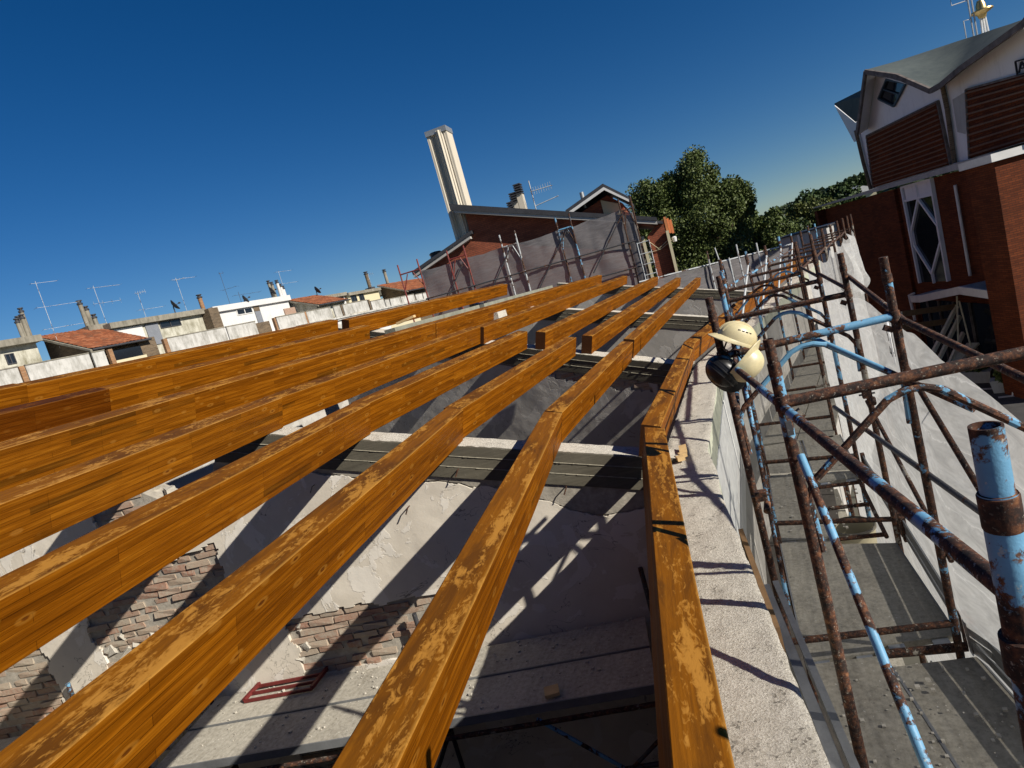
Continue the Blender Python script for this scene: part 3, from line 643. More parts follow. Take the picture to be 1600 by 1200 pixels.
    def bricks(s, inside, a0, a1, z0, z1, seed=0, broken=.1):
        r = random.Random(seed); row = 0; z = z0; rot = math.atan2(s.t.y, s.t.x); n = 0
        while z < z1:
            a = a0 + (.125 if row % 2 else 0)
            while a < a1:
                if inside(a, z) and r.random() > broken:
                    o = bpy.data.objects.new('brick', r.choice(BRM)); link(o); o.parent = s.T
                    o.location = s.P(a + r.uniform(-.006, .006), z + r.uniform(-.004, .004), -.038 + r.uniform(-.013, .007)) - WL[s.T]
                    o.rotation_euler = (r.uniform(-.02, .02), r.uniform(-.025, .025), rot + r.uniform(-.02, .02)); o.scale = (r.choice((1, 1, 1, .97, .55)) , 1, r.uniform(.92, 1.04)); n += 1
                a += .25
            z += .067; row += 1
        return n
    def stones(s, spots, seed=0):
        r = random.Random(seed)
        for (a, z, o, sz) in spots:
            q = bpy.data.objects.new('stone', r.choice(STM)); link(q); q.parent = s.T; q.location = s.P(a, z, o) - WL[s.T]
            q.rotation_euler = (r.uniform(0, 3), r.uniform(0, 3), r.uniform(0, 3)); q.scale = (sz * r.uniform(.8, 1.3), sz * r.uniform(.7, 1.1), sz * r.uniform(.6, 1))
def rag(a, z, k=.09, f=3.3, sd=0): return k * mnoise.noise((a * f, z * f, sd)) + .5 * k * mnoise.noise((a * f * 3, z * f * 3, sd + 4))
# --- cross wall between near and middle bay (faces the camera)
O1 = (-1.4, 4.87, 0); T1 = (-.9738, -.2272, 0)
def zroof1(a):
    p = Vector(O1) + Vector(T1) * a; return Z0 - .297 + TA * (-.05 - p.dot(e1))
def ztop1(a):
    z = zroof1(a)
    if a > 3.35: z -= .50 + .25 * math.sin(a * 2.1) * (1 if a < 5.5 else .3)
    return z + (.05 * mnoise.noise((a * 5, 1, 1)) if a > 3.35 else 0)
cw1 = CrossWall('plastered cross wall under the near beams with exposed brick patches', O1, T1, -.62, 8.6, ztop1, 'plaster')
def in1(a, z):
    w = rag(a, z)
    if 3.62 + w < a < 5.2 + w and -2.42 + w < z < -1.40 + w * .6 - .10 * (a - 3.6): return True
    if 1.55 + w < a < 3.22 + w * .8 and -2.86 < z < -2.30 + w * .5 + .03 * (a - 2): return True
    if a > 5.78 + w and z < -2.06 + w and z > -2.95: return True
    if 3.30 + w < a < 4.75 + w and z > -1.16 + w: return True
    if 2.35 + w < a < 3.5 + w and z < -3.05 + w and z > -4.4: return True
    if a > 6.3 + w and z > -1.35 + w: return True
    return False
def low1(a):   # ragged top edge of the plaster below the ring beam
    if a < 3.35: return zroof1(a) - .34 - .05 * abs(mnoise.noise((a * 4, 9, 9))) - (.20 * math.exp(-((a - .15) / .5) ** 2)) - .03 * abs(mnoise.noise((a * 17, 9, 9)))
    return ztop1(a) - .02
cw1.core(); cw1.plaster(in1, low1, .02); cw1.ring(-.62, 3.33, .29)
def allowed(a, z): return in1(a, z) and z < ztop1(a) - .05
cw1.bricks(allowed, 1.5, 3.3, -2.84, -2.25, 1, .06); cw1.bricks(allowed, 3.5, 5.3, -2.44, -1.35, 2, .1); cw1.bricks(allowed, 5.7, 8.4, -2.9, -2.0, 3, .08); cw1.bricks(lambda a, z: allowed(a, z), 3.3, 4.8, -1.2, -.55, 4, .15); cw1.bricks(allowed, 2.3, 3.5, -4.3, -3.05, 5, .1)
sp = []
rr = random.Random(3)
for k in range(26): a = rr.uniform(3.4, 4.9); sp.append((a, ztop1(a) - .01 + rr.uniform(-.03, .05), rr.uniform(-.25, -.02), rr.uniform(.06, .15)))
for k in range(10): sp.append((rr.uniform(4.55, 5.1), rr.uniform(-2.36, -2.1), -.04, rr.uniform(.06, .16)))
for k in range(8): sp.append((rr.uniform(3.0, 3.25), rr.uniform(-2.7, -2.3), -.035, rr.uniform(.05, .1)))
cw1.stones(sp, 8)
for a, z in ((1.72, -1.48), (1.2, -1.26), (.35, -1.62), (2.5, -1.1)):
    m = MB(); p = cw1.P(a, z, .005); m.path([p, p + cw1.n * .05, p + cw1.n * .06 - UP * .05 + cw1.t * .03], .006, 6); part(cw1.T, 'wire_tie', m, 'piper')
# band of cracked render between ring beam and plaster
m = MB(); N = 60
for i in range(N):
    a, b = -.62 + 3.95 * i / N, -.62 + 3.95 * (i + 1) / N
    za, zb_ = zroof1(a) - .29, zroof1(b) - .29
    fa = low1(a) + .012; fb = low1(b) + .012
    m.add([cw1.P(a, fa, -.008), cw1.P(b, fb, -.008), cw1.P(b, zb_, -.002), cw1.P(a, za, -.002)], [(0, 1, 2, 3)])
part(cw1.T, 'render_band', m, 'mortar')
# --- cross wall between middle and far bay
O2 = (-1.12, 8.915, 0); T2 = (-.987, .158, 0)
def ztop2(a): p = Vector(O2) + Vector(T2) * a; return Z0 - .295 + TA * (-.885 - p.x)
cw2 = CrossWall('grey plastered cross wall between the middle and far bays', O2, T2, -.12, 6.4, ztop2, 'plaster2')
def in2(a, z):
    w = rag(a, z, .07, 4, 3); return (.5 + w < a < 2.0 + w and z > ztop2(a) - .47 + w) or (-.2 < a < .42 + w and ztop2(a) - .62 + w < z)
cw2.core(); cw2.plaster(in2, lambda a: ztop2(a) - .33, .04); cw2.ring(-.12, 6.4, .30)
cw2.bricks(lambda a, z: in2(a, z) and z < ztop2(a) - .33, 0, 2.1, -2.3, -1.3, 11, .05)
# --- far cross walls
def far_cross(label, O, T, s1, x0, refx):
    f = lambda a: Z0 - .30 + TA * (refx - (Vector(O) + Vector(T) * a).x)
    w = CrossWall(label, O, T, 0, s1, f, 'plaster2'); w.core(-.012); w.plaster(lambda a, z: False, lambda a: f(a) - .31, .25); w.ring(0, s1, .30); return w
far_cross('concrete capped cross wall midway along the far bay', (-.45, 14.30, 0), (-1, 0.02, 0), 6.0, 0, -.77)
far_cross('concrete capped end wall closing the far bay', (.95, 21.6, 0), (-1, .03, 0), 7.2, 0, -.77)
# ridge kerb of grey concrete with a notch
rk = thing('concrete_kerb', 'grey green concrete kerb along the ridge with a notch', 'kerb', (-5.4, 13, -.3))
for (y0, y1) in ((8.75, 12.05), (12.55, 17.6)):
    m = MB(); m.box((-5.33 + (y0 + y1) * .0, (y0 + y1) / 2, -.235), (.10, 0, 0), (.05, (y1 - y0) / 2, 0), (0, 0, .30)); part(rk, 'kerb_length', m, 'ckerb')
m = MB(); m.box((-5.15, 12.3, -.36), (.32, 0, 0), (0, .25, 0), (0, 0, .18)); part(rk, 'notch_slab', m, 'ctop')
nw = thing('added_shade_wall', 'added plastered wall out of view that darkens the near bay', 'wall', W1(-4, .15, FLOOR))  # unseen wall, added only to keep sky light out of the near bay
m = MB()
for k in range(12):
    u0_, u1_ = -.2 - k * .7, -.2 - (k + 1) * .7
    m.prism([W1(u0_, .05, FLOOR), W1(u1_, .05, FLOOR), W1(u1_, .05, Z0 - .30 + TA * (-.05 - u1_)), W1(u0_, .05, Z0 - .30 + TA * (-.05 - u0_))], d1 * .3)
part(nw, 'wall_body', m, 'plaster2')
# interior floor and ridge side wall
m = MB(); m.add([(-8.6, -3.5, FLOOR), (-.3, -3.5, FLOOR), (1.2, 22, FLOOR), (-8.6, 22, FLOOR)], [(0, 1, 2, 3)]); struct(raw('floor', m, 'soil'))
rw = thing('spine_wall', 'dim plastered spine wall under the ridge beams', 'wall', (-8.2, 4, FLOOR))
m = MB(); m.box((-8.35, 9, -2.4), (.15, 0, 0), (0, 13, 0), (0, 0, 2.2)); part(rw, 'wall_body', m, 'plaster2')
# ================================================================== SCAFFOLD WALKWAY ON THE RIGHT
DZ = -2.90
PR = .0242
def frame(label, I, O, ztop_i, ztop_o, mats=('pipe', 'pipe', 'piper', 'pipe'), zt=-.70, foot=GZ, group='scaffold frames along the walkway', brace=True, n=12, open_top=False):
    I = Vector(I); O = Vector(O); I.z = O.z = 0; w = O - I
    t = thing('scaffold_portal', label, 'scaffold frame', (I.x, I.y, foot), group)
    for P, zt_, mt in ((I, ztop_i, mats[0]), (O, ztop_o, mats[1])):
        m = MB()
        if open_top:
            m.lathe(P, [(PR, foot), (PR, zt_ - .10)], n); m.lathe(P, [(PR * .0 + .021, zt_ - .14), (.021, zt_), (.0175, zt_), (.0175, zt_ - .13)], n)
        else: m.tube(P + UP * foot, P + UP * zt_, PR, n)
        po = part(t, 'post', m, mt)
        c = MB(); hw = .0016 if open_top else .004; c.lathe(P, [(PR + .0003, zt_ - .155), (PR + hw, zt_ - .152), (PR + hw, zt_ - .103), (PR - .004, zt_ - .099)], n); part(po, 'collar', c, 'piper')
    if n >= 12:
        for P, sg in ((I, 1), (O, -1)):
            for z in (zt, zt - .06):
                c = MB(); c.lathe(P, [(PR, z - .032), (PR + .006, z - .03), (PR + .006, z + .03), (PR, z + .032)], n) if z == zt else c.bar(P + w.normalized() * sg * (PR + .012) + UP * (z + .01), P + w.normalized() * sg * (PR + .03) + UP * (z - .02), .03, .05)
                part(t, 'weld_sleeve' if z == zt else 'gusset', c, 'piper')
            q = MB(); pp = P + d1 * -(PR + .006) + UP * (zt - .10); q.box(pp, e1 * .012, d1 * .014, UP * .028); part(t, 'rail_hook', q, 'piped')
    for lv in (0, 1):
        z = zt - 2.0 * lv; m = MB(); m.tube(I + UP * z, O + UP * z, PR if not lv else PR * .95, n); part(t, 'transom', m, mats[2])
        if brace and lv == 0:
            pts = [(.03, -.66), (.02, -.42), (.06, -.35), (.40, -.075), (.47, -.05), (.53, -.05), (.60, -.075), (.94, -.35), (.98, -.42), (.97, -.66)]
            b = MB(); b.path([I + w * a + UP * (z + dz) for a, dz in pts], .0165, 8); part(t, 'bent_brace', b, mats[3])
    return t
F = {}
F[1] = ((W1(.415, .955, 0)), (W1(1.37, .955, 0)))
F[2] = ((W1(.452, 2.66, 0)), (W1(1.40, 2.62, 0)))
F[3] = ((W1(.41, 4.10, 0)), (W1(1.40, 4.06, 0)))
F[4] = (Vector((-.25, 6.0, 0)), Vector((.71, 5.82, 0)))
F[5] = (Vector((-.28, 7.75, 0)), Vector((.68, 7.55, 0)))
frame('nearest rusty scaffold post with chipped sky blue paint at the right edge', F[1][0], F[1][1], -.345, -.345, ('pipeh', 'pipe', 'piper', 'pipe'), open_top=True, n=24)
frame('very rusty scaffold frame with bent brace in front of the walkway', F[2][0], F[2][1], -.43, -.42, ('pipe2', 'pipe', 'piper', 'pipe'), n=16, open_top=True)
frame('scaffold frame carrying the hard hats, with tall rusty outer post', F[3][0], F[3][1], -.32, -.345, ('piper', 'pipe', 'pipe', 'pipeb'), n=14)
frame('first scaffold frame beyond the hard hats, its bent brace blue', F[4][0], F[4][1], -.30, -.36, ('pipe', 'piper', 'piper', 'pipeb'), n=12)
frame('second scaffold frame beyond the hard hats, outer post half blue', F[5][0], F[5][1], -.34, -.36, ('pipe', 'pipeh', 'piper', 'pipe'), n=12)
# further frames follow the curve of the eaves
far_f = []
for k in range(8):
    s = 9.5 + 1.8 * k
    base = Vector((-.89, 9.21, 0)) + d4 * (s - 9.21)
    off = .52 + .03 * k; I = base + e4 * off; O = base + e4 * (off + .98)
    far_f.append((I, O))
    wordn = ['third', 'fourth', 'fifth', 'sixth', 'seventh', 'eighth', 'ninth', 'tenth'][k]
    frame('distant rusty scaffold frame, %s along the walkway beyond the hard hats' % wordn, I, O, -.25 - .03 * (k % 3), -.28, ('pipe', 'piper', 'piper', 'pipeb' if k % 2 else 'pipe'), n=7, brace=k < 2)
def rail(label, p, q, mat, r=.0205, group='scaffold rails and braces', n=10, name='guard_rail', cat='rail'):
    m = MB(); m.tube(p, q, r, n); o = raw(name, m, mat, None, p); return tag(o, label, cat, group)
rail('dark ledger pipe running diagonally from the hard hats to the nearest post', W1(.455, 4.25, -.775), W1(.452, .93, -.66), 'pipe', .0185, n=14)
rail('long blue diagonal brace inside the walkway, falling to the lower right', W1(.47, 2.62, -.92), W1(.50, 1.0, -2.45), 'pipeb', .0165, name='diagonal_brace', cat='brace')
rail('short dark outer rail from the tall rusty post to the right edge', W1(1.43, 4.25, -.70), W1(1.43, 2.4, -.95), 'piper', .019)
rail('dark outer rail between the tall rusty post and the post behind it', F[4][1] + Vector((.03, .1, -.56)), W1(1.43, 3.98, -.74), 'piper', .018)
rail('horizontal knee rail outside the walkway in front of the white net', W1(1.42, 5.9, -1.69), W1(1.42, 2.3, -1.72), 'piped', .0185)
rail('thin brown rail low along the net', F[4][1] + Vector((.0, .2, -1.68)), W1(1.43, 4.0, -2.25), 'piper', .016)
rail('rusty outer diagonal brace crossing the white net', W1(1.43, 4.12, -1.03), W1(1.42, 2.4, -2.45), 'piper', .0165, name='diagonal_brace', cat='brace')
rail('upper blue brace sloping right between frames at the hard hats', W1(.95, 4.20, -.72), W1(1.42, 3.35, -1.12), 'pipeb', .0165, name='diagonal_brace', cat='brace')
rail('lower blue diagonal brace beyond the hard hats', F[4][0] + Vector((.03, 0, -.75)), W1(.47, 4.2, -2.5), 'pipeb', .016, name='diagonal_brace', cat='brace')
rail('dark guard rail beyond the hard hats at the inner side', F[5][0] + Vector((0, .2, -.95)), F[3][0] + Vector((.02, -.1, -1.05)), 'pipe', .018)
for k, (i0, i1) in enumerate([((F[5][0]), far_f[0][0]), (far_f[1][0], far_f[0][0]), (far_f[2][0], far_f[1][0]), (far_f[3][0], far_f[2][0]), (far_f[4][0], far_f[3][0])]):
    rail('pale diagonal brace on the inner side of the far walkway, %s of five' % ORD[k], i0 + UP * (-.5 if k else -1.3), i1 + UP * (-1.5 if k else -.55), 'pipew', .017, n=7, name='diagonal_brace', cat='brace')
op = [F[4][1], F[5][1]] + [f[1] for f in far_f]
for k, (a, b) in enumerate(zip(op[:-1], op[1:])):
    if k < 7:
        rail('outer top rail of the walkway, span %s beyond the hard hats' % ORD[k], a + UP * -.66, b + UP * -.62, 'piper', .018, n=7)
ip = [F[5][0]] + [f[0] for f in far_f]
for k, (a, b) in enumerate(zip(ip[:-1], ip[1:])):
    if k < 5: rail('inner top rail of the far walkway, span %s after the second frame' % ORD[k], a + UP * -.66, b + UP * -.64, 'pipe', .018, n=7)
# clamps
def clamp(label, p, ax=(1, 0, 0), s=1.0):
    t = thing('scaffold_clamp', label, 'clamp', p, 'scaffold clamps'); m = MB(); m.box(p, (.035 * s, 0, 0), (0, .03 * s, 0), (0, 0, .03 * s)); part(t, 'body', m, 'piper')
    b = MB(); b.tube(Vector(p) - Vector(ax) * .06 * s, Vector(p) + Vector(ax) * .06 * s, .008 * s, 8); part(t, 'bolt', b, 'piped')
    q = MB(); q.tube(Vector(p) + Vector((.03, -.06, -.03)) * s, Vector(p) + Vector((.02, -.14, -.05)) * s, .021 * s, 10); part(t, 'stub', q, 'piper')
clamp('rusty clamp with pipe stub on the hard hat post beside the eaves wall', W1(.44, 4.02, -1.62))
clamp('rusty clamp on the nearer blue post above the deck', F[4][1] + Vector((-.02, -.05, -1.55)))
# decks
def plank(label, a, b, w0, w1_, th=.045, mat='deck', grp='walkway deck boards', lip=True):
    """a, b: points on the centre line; w = half widths vectors"""
    a = Vector(a); b = Vector(b); t = thing('deck_board', label, 'deck board', a, grp); m = MB(); N = 8
    vs = []; 
    m.prism([a - w0, a + w0, b + w1_, b - w1_], (0, 0, -th)); part(t, 'board', m, mat)
    if lip:
        e = MB(); ww = w0.normalized()
        for s in (-1, 1): e.bar(a + w0 * s * 1.0 + ww * s * .006 - UP * .03, b + w1_ * s + ww * s * .006 - UP * .03, .011, .066)
        part(t, 'edge_channel', e, 'toe')
        h = MB()
        for s in (-.6, .55):
            h.box(a + w0 * s - (b - a).normalized() * .02 - UP * .02, (ww * .05), (b - a).normalized() * .05, UP * .012)
        part(t, 'hook', h, 'steel')
    return t
def wv(e, w): return Vector(e) * w
segs = [  # (a0, a1, basis) along near bay
    ('inner walkway board nearest the camera, muddy', W1(.72, 0.4, DZ - .05), W1(.72, 2.55, DZ - .05), e1, .235),
    ('inner grey walkway board with bent end lip, second from the camera', W1(.735, 2.50, DZ), W1(.735, 4.12, DZ), e1, .235),
    ('outer walkway board nearest the camera beside the toe board', W1(1.235, .4, DZ - .02), W1(1.235, 4.02, DZ - .02), e1, .24),
    ]
for l, a, b, e, w in segs: plank(l, a, b, wv(e, w), wv(e, w))
e34 = (F[4][1] - F[4][0]).normalized()
plank('inner walkway board under the hard hats', W1(.735, 4.16, DZ), Vector((-.02, 5.98, DZ)), wv(e1, .235), wv(e34, .225))
plank('outer walkway board under the hard hats, half in shade', W1(1.235, 4.26, DZ - .02), Vector((.46, 5.86, DZ - .02)), wv(e1, .235), wv(e34, .225))
plank('inner walkway board one frame beyond the hard hats', Vector((-.02, 6.03, DZ)), Vector((-.06, 9.0, DZ)), wv((1, 0, 0), .225), wv((1, 0, 0), .225))
plank('short outer walkway board beyond the open hatch', Vector((.44, 7.4, DZ)), Vector((.44, 9.0, DZ)), wv((1, 0, 0), .225), wv((1, 0, 0), .225))
for k in range(5):
    base = Vector((-.89, 9.21, 0)) + d4 * (.0 + 2.6 * k)
    for j, l in ((0, 'inner'), (1, 'outer')):
        a = base + e4 * (.80 + .47 * j + .03 * k) + UP * DZ; plank('far %s walkway board, length %s along the curve' % (l, ORD[k]), a, a + d4 * 2.55, wv(e4, .225), wv(e4, .225), lip=False)
def debris(name, pts_fn, n, seed, mat):
    r = random.Random(seed); m = MB()
    for k in range(n):
        c = pts_fn(r); s = r.choice((.004, .006, .009, .014)) * r.uniform(.7, 1.3); q = stone_mesh(r.randrange(50)); m.add([(c[0] + v[0] * s * 1.6, c[1] + v[1] * s * 1.6, c[2] + abs(v[2] + .5) * s) for v in q.v], q.f)
    return struct(raw(name, m, mat), 'stuff')
debris('deck_debris', lambda r: W1(r.uniform(.5, 1.46), r.uniform(1.0, 4.0), DZ + .001), 260, 1, 'stone')
debris('deck_crumbs', lambda r: Vector((r.uniform(-.2, .6), r.uniform(6.1, 8.8), DZ + .001)), 160, 2, 'stone')
# hatch frame with ladder hole
hf = thing('open_hatch', 'rusty steel hatch frame left open in the walkway beyond the hard hats', 'hatch frame', (.42, 6.6, DZ))
for q in (.2, .64): m = MB(); m.tube((q, 5.95, DZ - .02), (q, 7.35, DZ - .02), .02, 8); part(hf, 'side_bar', m, 'piper')
for y in (6.0, 6.7, 7.3): m = MB(); m.tube((.2, y, DZ - .02), (.64, y, DZ - .02), .022, 8); part(hf, 'cross_bar', m, 'piper')
bk = thing('mortar_tub', 'beige plastic tub below the open hatch', 'tub', (.42, 6.45, DZ - .75)); m = MB(); m.lathe((.42, 6.45, 0), [(.0, DZ - .5), (.17, DZ - .5), (.20, DZ - .12), (.185, DZ - .12), (.16, DZ - .46), (0, DZ - .46)], 18); part(bk, 'bowl', m, 'cream')
m = MB(); m.lathe((.42, 6.45, 0), [(.198, DZ - .14), (.21, DZ - .13), (.21, DZ - .11), (.198, DZ - .105)], 18); part(bk, 'rim', m, 'beige')
# lower lift of boards seen through gaps
for k, (a, b, l) in enumerate([(W1(.95, 0, -4.9), W1(.95, 5, -4.9), 'near'), (Vector((.2, 5.4, -4.9)), Vector((.2, 12, -4.9)), 'far')]):
    plank('dim lower lift board seen through the %s gaps of the walkway' % l, a, b, wv(e1, .48), wv(e1, .48), lip=False, grp='lower lift boards')
# deck end transoms
for k, (a, b, l) in enumerate([(W1(.98, 4.13, DZ + .0), W1(1.46, 4.10, DZ + .0), 'rusty deck bearer with pale hooks between the outer boards')]):
    rail(l, a, b, 'piper', .03, name='deck_bearer', cat='bearer')
# toe boards (thin folded steel sections)
def toe(label, a, b, h=.2):
    t = thing('toe_board', label, 'toe board', a, 'toe boards'); d = (Vector(b) - Vector(a)); up = UP
    for k in range(3):
        m = MB(); z = DZ + .035 + k * h / 3; m.bar(Vector(a) + up * z + Vector((.006 * (k % 2), 0, 0)), Vector(b) + up * z + Vector((.006 * (k % 2), 0, 0)), .012, h / 3 - .012); part(t, 'rib', m, 'toe')
    for q in (a, b): m = MB(); m.box(Vector(q) + up * (DZ + .1), (.02, 0, 0), (0, .03, 0), (0, 0, .11)); part(t, 'bracket', m, 'piper')
toe('grey ribbed toe board along the outer edge nearest the camera', W1(1.50, 1.0, 0), W1(1.49, 4.06, 0))
toe('grey ribbed toe board along the outer edge beneath the tall rusty post', W1(1.485, 4.14, 0), F[4][1] + Vector((.06, 0, 0)))
toe('grey ribbed toe board beyond the open hatch', F[4][1] + Vector((.06, .1, 0)), F[5][1] + Vector((.06, 0, 0)))
toe('pale inner toe board leaning beside the eaves wall', Vector((-.27, 6.1, 0)), Vector((-.31, 8.6, 0)), .3)
# steel channel beside wall
gt = thing('steel_channel', 'long grey steel channel between the eaves wall and the walkway', 'channel', W1(.35, 2, DZ))
m = MB(); m.bar(W1(.30, .6, -2.25), W1(.33, 3.9, -2.2), .05, .09); part(gt, 'web', m, 'toe'); m = MB(); m.bar(W1(.36, .6, -2.20), W1(.395, 3.9, -2.15), .035, .02); part(gt, 'flange', m, 'toe')
pl_ = MB(); pl_.bar(W1(.26, 3.0, -2.0), W1(.275, 4.1, -1.96), .03, .22); tag(raw('wood_plank', pl_, 'brownwood', None, W1(.285, 2.9, -1.86)), 'brown plank edge wedged between the concrete wall and the scaffold', 'plank')

# ------------------------------------------------------------------ nets
def net_sheet(name, label, pts, mat, nz=26, seed=0, sag=.05, amp=.05, group=None, zb=None):
    """pts: list of (x, y, ztop, zbottom); a wrinkled sheet hangs between them"""
    m = MB(); P = [Vector((p[0], p[1], 0)) for p in pts]; cum = [0]
    for a, b in zip(P[:-1], P[1:]): cum.append(cum[-1] + (b - a).length)
    step = cum[-1] / max(20, int(cum[-1] / .07)); N = int(cum[-1] / step); rows = []
    for i in range(N + 1):
        s = min(i * step, cum[-1] - 1e-6); k = max(j for j in range(len(cum) - 1) if cum[j] <= s + 1e-9); f = (s - cum[k]) / max(1e-6, cum[k + 1] - cum[k])
        p = P[k].lerp(P[k + 1], f); zt = pts[k][2] * (1 - f) + pts[k + 1][2] * f; zb_ = pts[k][3] * (1 - f) + pts[k + 1][3] * f
        d = (P[k + 1] - P[k]).normalized(); nn = Vector((d.y, -d.x, 0))
        zt -= sag * math.sin(f * PI) + .025 * mnoise.noise((s * 3, seed, 0))
        for j in range(nz + 1):
            t = j / nz; z = zt + (zb_ - zt) * t
            w = amp * math.sin(PI * min(1, f)) * (.4 + t) + amp * 1.3 * mnoise.noise((s * .9 + z * .55, z * .5, seed)) + amp * .35 * mnoise.noise((s * 2.2 - z * 1.3, z * .9, seed + 5)) + amp * .07 * mnoise.noise((s * 8 + z * 5, z * 2, seed + 9)) + amp * .9 * abs(mnoise.noise((s * .8 + z * 1.6, s * 1.1 - z * .3, seed + 12)))
            q = p + nn * w; m.v.append((q.x, q.y, z))
    S3 = nz + 1
    for i in range(N):
        for j in range(nz): a = i * S3 + j; m.f.append((a, a + 1, a + S3 + 1, a + S3))
    return tag(raw(name, m, mat, None, pts[0][:3], True), label, 'netting', group)
e1n = lambda u, a: tuple(W1(u, a, 0))[:2]
NB_ = -4.6
net_sheet('scaffold_net', 'white translucent net hung along the outside of the walkway', [e1n(1.47, .6) + (-1.62, NB_), e1n(1.47, 2.62) + (-1.20, NB_), e1n(1.47, 4.06) + (-.84, NB_), (.80, 5.82, -.76, NB_), (.78, 7.55, -.74, NB_)], 'netw', 44, 3, .05, .035)
q = [(.80, 7.6, -.72, NB_)] + [(f[1].x + .06, f[1].y, -.68 - .05 * (i % 2), NB_) for i, f in enumerate(far_f[:7])]
net_sheet('scaffold_net', 'white net on the far curve of the walkway, its torn top edge flapping', q, 'netw', 26, 8, .10, .035)
net_sheet('scaffold_net', 'loose white net flap thrown over the far outer posts', [(1.60, 12.6, -.62, -1.5), (1.80, 13.5, -.50, -1.7), (1.98, 14.3, -.52, -1.2)], 'netw', 16, 14, .1, .14)
# sign on the net: white sheet with black handwritten looking strokes
sg = thing('notice_sheet', 'small white notice with black marks hanging on the net', 'notice', (.77, 4.75, -.93)); m = MB(); m.box((.765, 4.72, -.95), (.004, 0, 0), (.02, .11, 0), (0, 0, .13)); part(sg, 'sheet', m, 'paper')
m = MB(); r = random.Random(4)
for y, z, w, h in [(-.09, .02, .006, .20), (-.02, .06, .03, .012), (-.01, .02, .012, .05), (.04, .03, .008, .05), (-.045, -.06, .03, .012), (-.05, -.08, .008, .04), (.02, -.07, .012, .06), (.05, -.08, .03, .012), (.06, -.06, .008, .05), (.05, .07, .01, .05)]:
    m.box((.759, 4.72 + y, -.95 + z), (.001, 0, 0), (0, w / 2, 0), (0, 0, h / 2))
part(sg, 'print', m, 'ink')

# ------------------------------------------------------------------ hard hats hanging on the post
def hat(label, c, upv, fwd, mat, s=1.0, ridges=True):
    c = Vector(c); u = Vector(upv).normalized(); f = (Vector(fwd) - u * Vector(fwd).dot(u)).normalized(); l = u.cross(f)
    t = thing('hard_hat', label, 'hard hat', c, 'hard hats on the scaffold post')
    def Q(x, y, z): return c + (f * x + l * y + u * z) * s
    NA, NZ = 36, 12
    def shell(k): 
        m = MB()
        for j in range(NZ + 1):
            ph = j / NZ * PI / 2
            for i in range(NA):
                a = 2 * PI * i / NA; rx, ry, rz = .138 * k, .112 * k, .125 * k
                ex = math.cos(ph) ** .8
                m.v.append(tuple(Q(rx * ex * math.cos(a), ry * ex * math.sin(a), rz * math.sin(ph) ** .9)))
        for j in range(NZ):
            for i in range(NA): a = j * NA + i; b = j * NA + (i + 1) % NA; m.f.append((a, b, b + NA, a + NA))
        m.smooth = True; return m
    part(t, 'shell', shell(1.0), mat); part(t, 'lining', shell(.955), 'black')
    m = MB(); o = []
    for i in range(NA):
        a = 2 * PI * i / NA; pk = .052 * max(0, math.cos(a)) ** 2 + .010
        ri = (.136 * math.cos(a), .110 * math.sin(a)); n_ = Vector((math.cos(a), math.sin(a), 0))
        m.v += [tuple(Q(ri[0], ri[1], .008)), tuple(Q(ri[0] + n_.x * pk, ri[1] + n_.y * pk, -.012 - .012 * max(0, math.cos(a)))), tuple(Q(ri[0] + n_.x * pk, ri[1] + n_.y * pk, -.018 - .012 * max(0, math.cos(a)))), tuple(Q(ri[0], ri[1], -.004))]
    for i in range(NA):
        for k in range(4): a = i * 4; b = ((i + 1) % NA) * 4; m.f.append((a + k, b + k, b + (k + 1) % 4, a + (k + 1) % 4))
    part(t, 'brim', m, mat, True)
    if ridges:
        for y0 in (-.036, 0, .036):
            r = MB(); pts = []
            for i in range(13):
                a = .25 + (PI - .5) * i / 12; k = math.sqrt(max(0.05, 1 - (y0 / .112) ** 2)); pts.append(Q(.138 * k * math.cos(a) * 1.005, y0, .125 * k * math.sin(a) ** .9 * 1.02))
            r.path(pts, .0065 * s, 6); part(t, 'ridge', r, mat)
        for sd in (-1, 1):
            for i in range(4):
                v = MB(); x = -.04 + i * .026; k = math.sqrt(max(.05, 1 - (x / .138) ** 2 - .36)); v.box(Q(x, sd * .112 * k * 1.03, .078), f * .009 * s, l * .004 * s, u * .004 * s); part(t, 'vent', v, 'black')
    sp_ = MB(); sp_.path([Q(.02, .10, -.01), Q(.03, .06, -.09), Q(.03, -.06, -.09), Q(.02, -.10, -.01)], .006 * s, 6); part(t, 'chin_strap', sp_, 'black')
hat('upper cream hard hat with ridges hanging on the scaffold post', (-.150, 4.0, -.60), (.55, .07, .81), (-.9, -.33, .27), 'helmet', .86)
hat('lower cream hard hat tucked under the upper one', (-.135, 3.97, -.745), (.53, -.2, -.69), (.6, .2, .5), 'helmet', .84, False)
hat('black hard hat hanging behind the cream ones', (-.262, 3.985, -.775), (.15, -.80, .10), (.5, .2, -.8), 'black', .78)

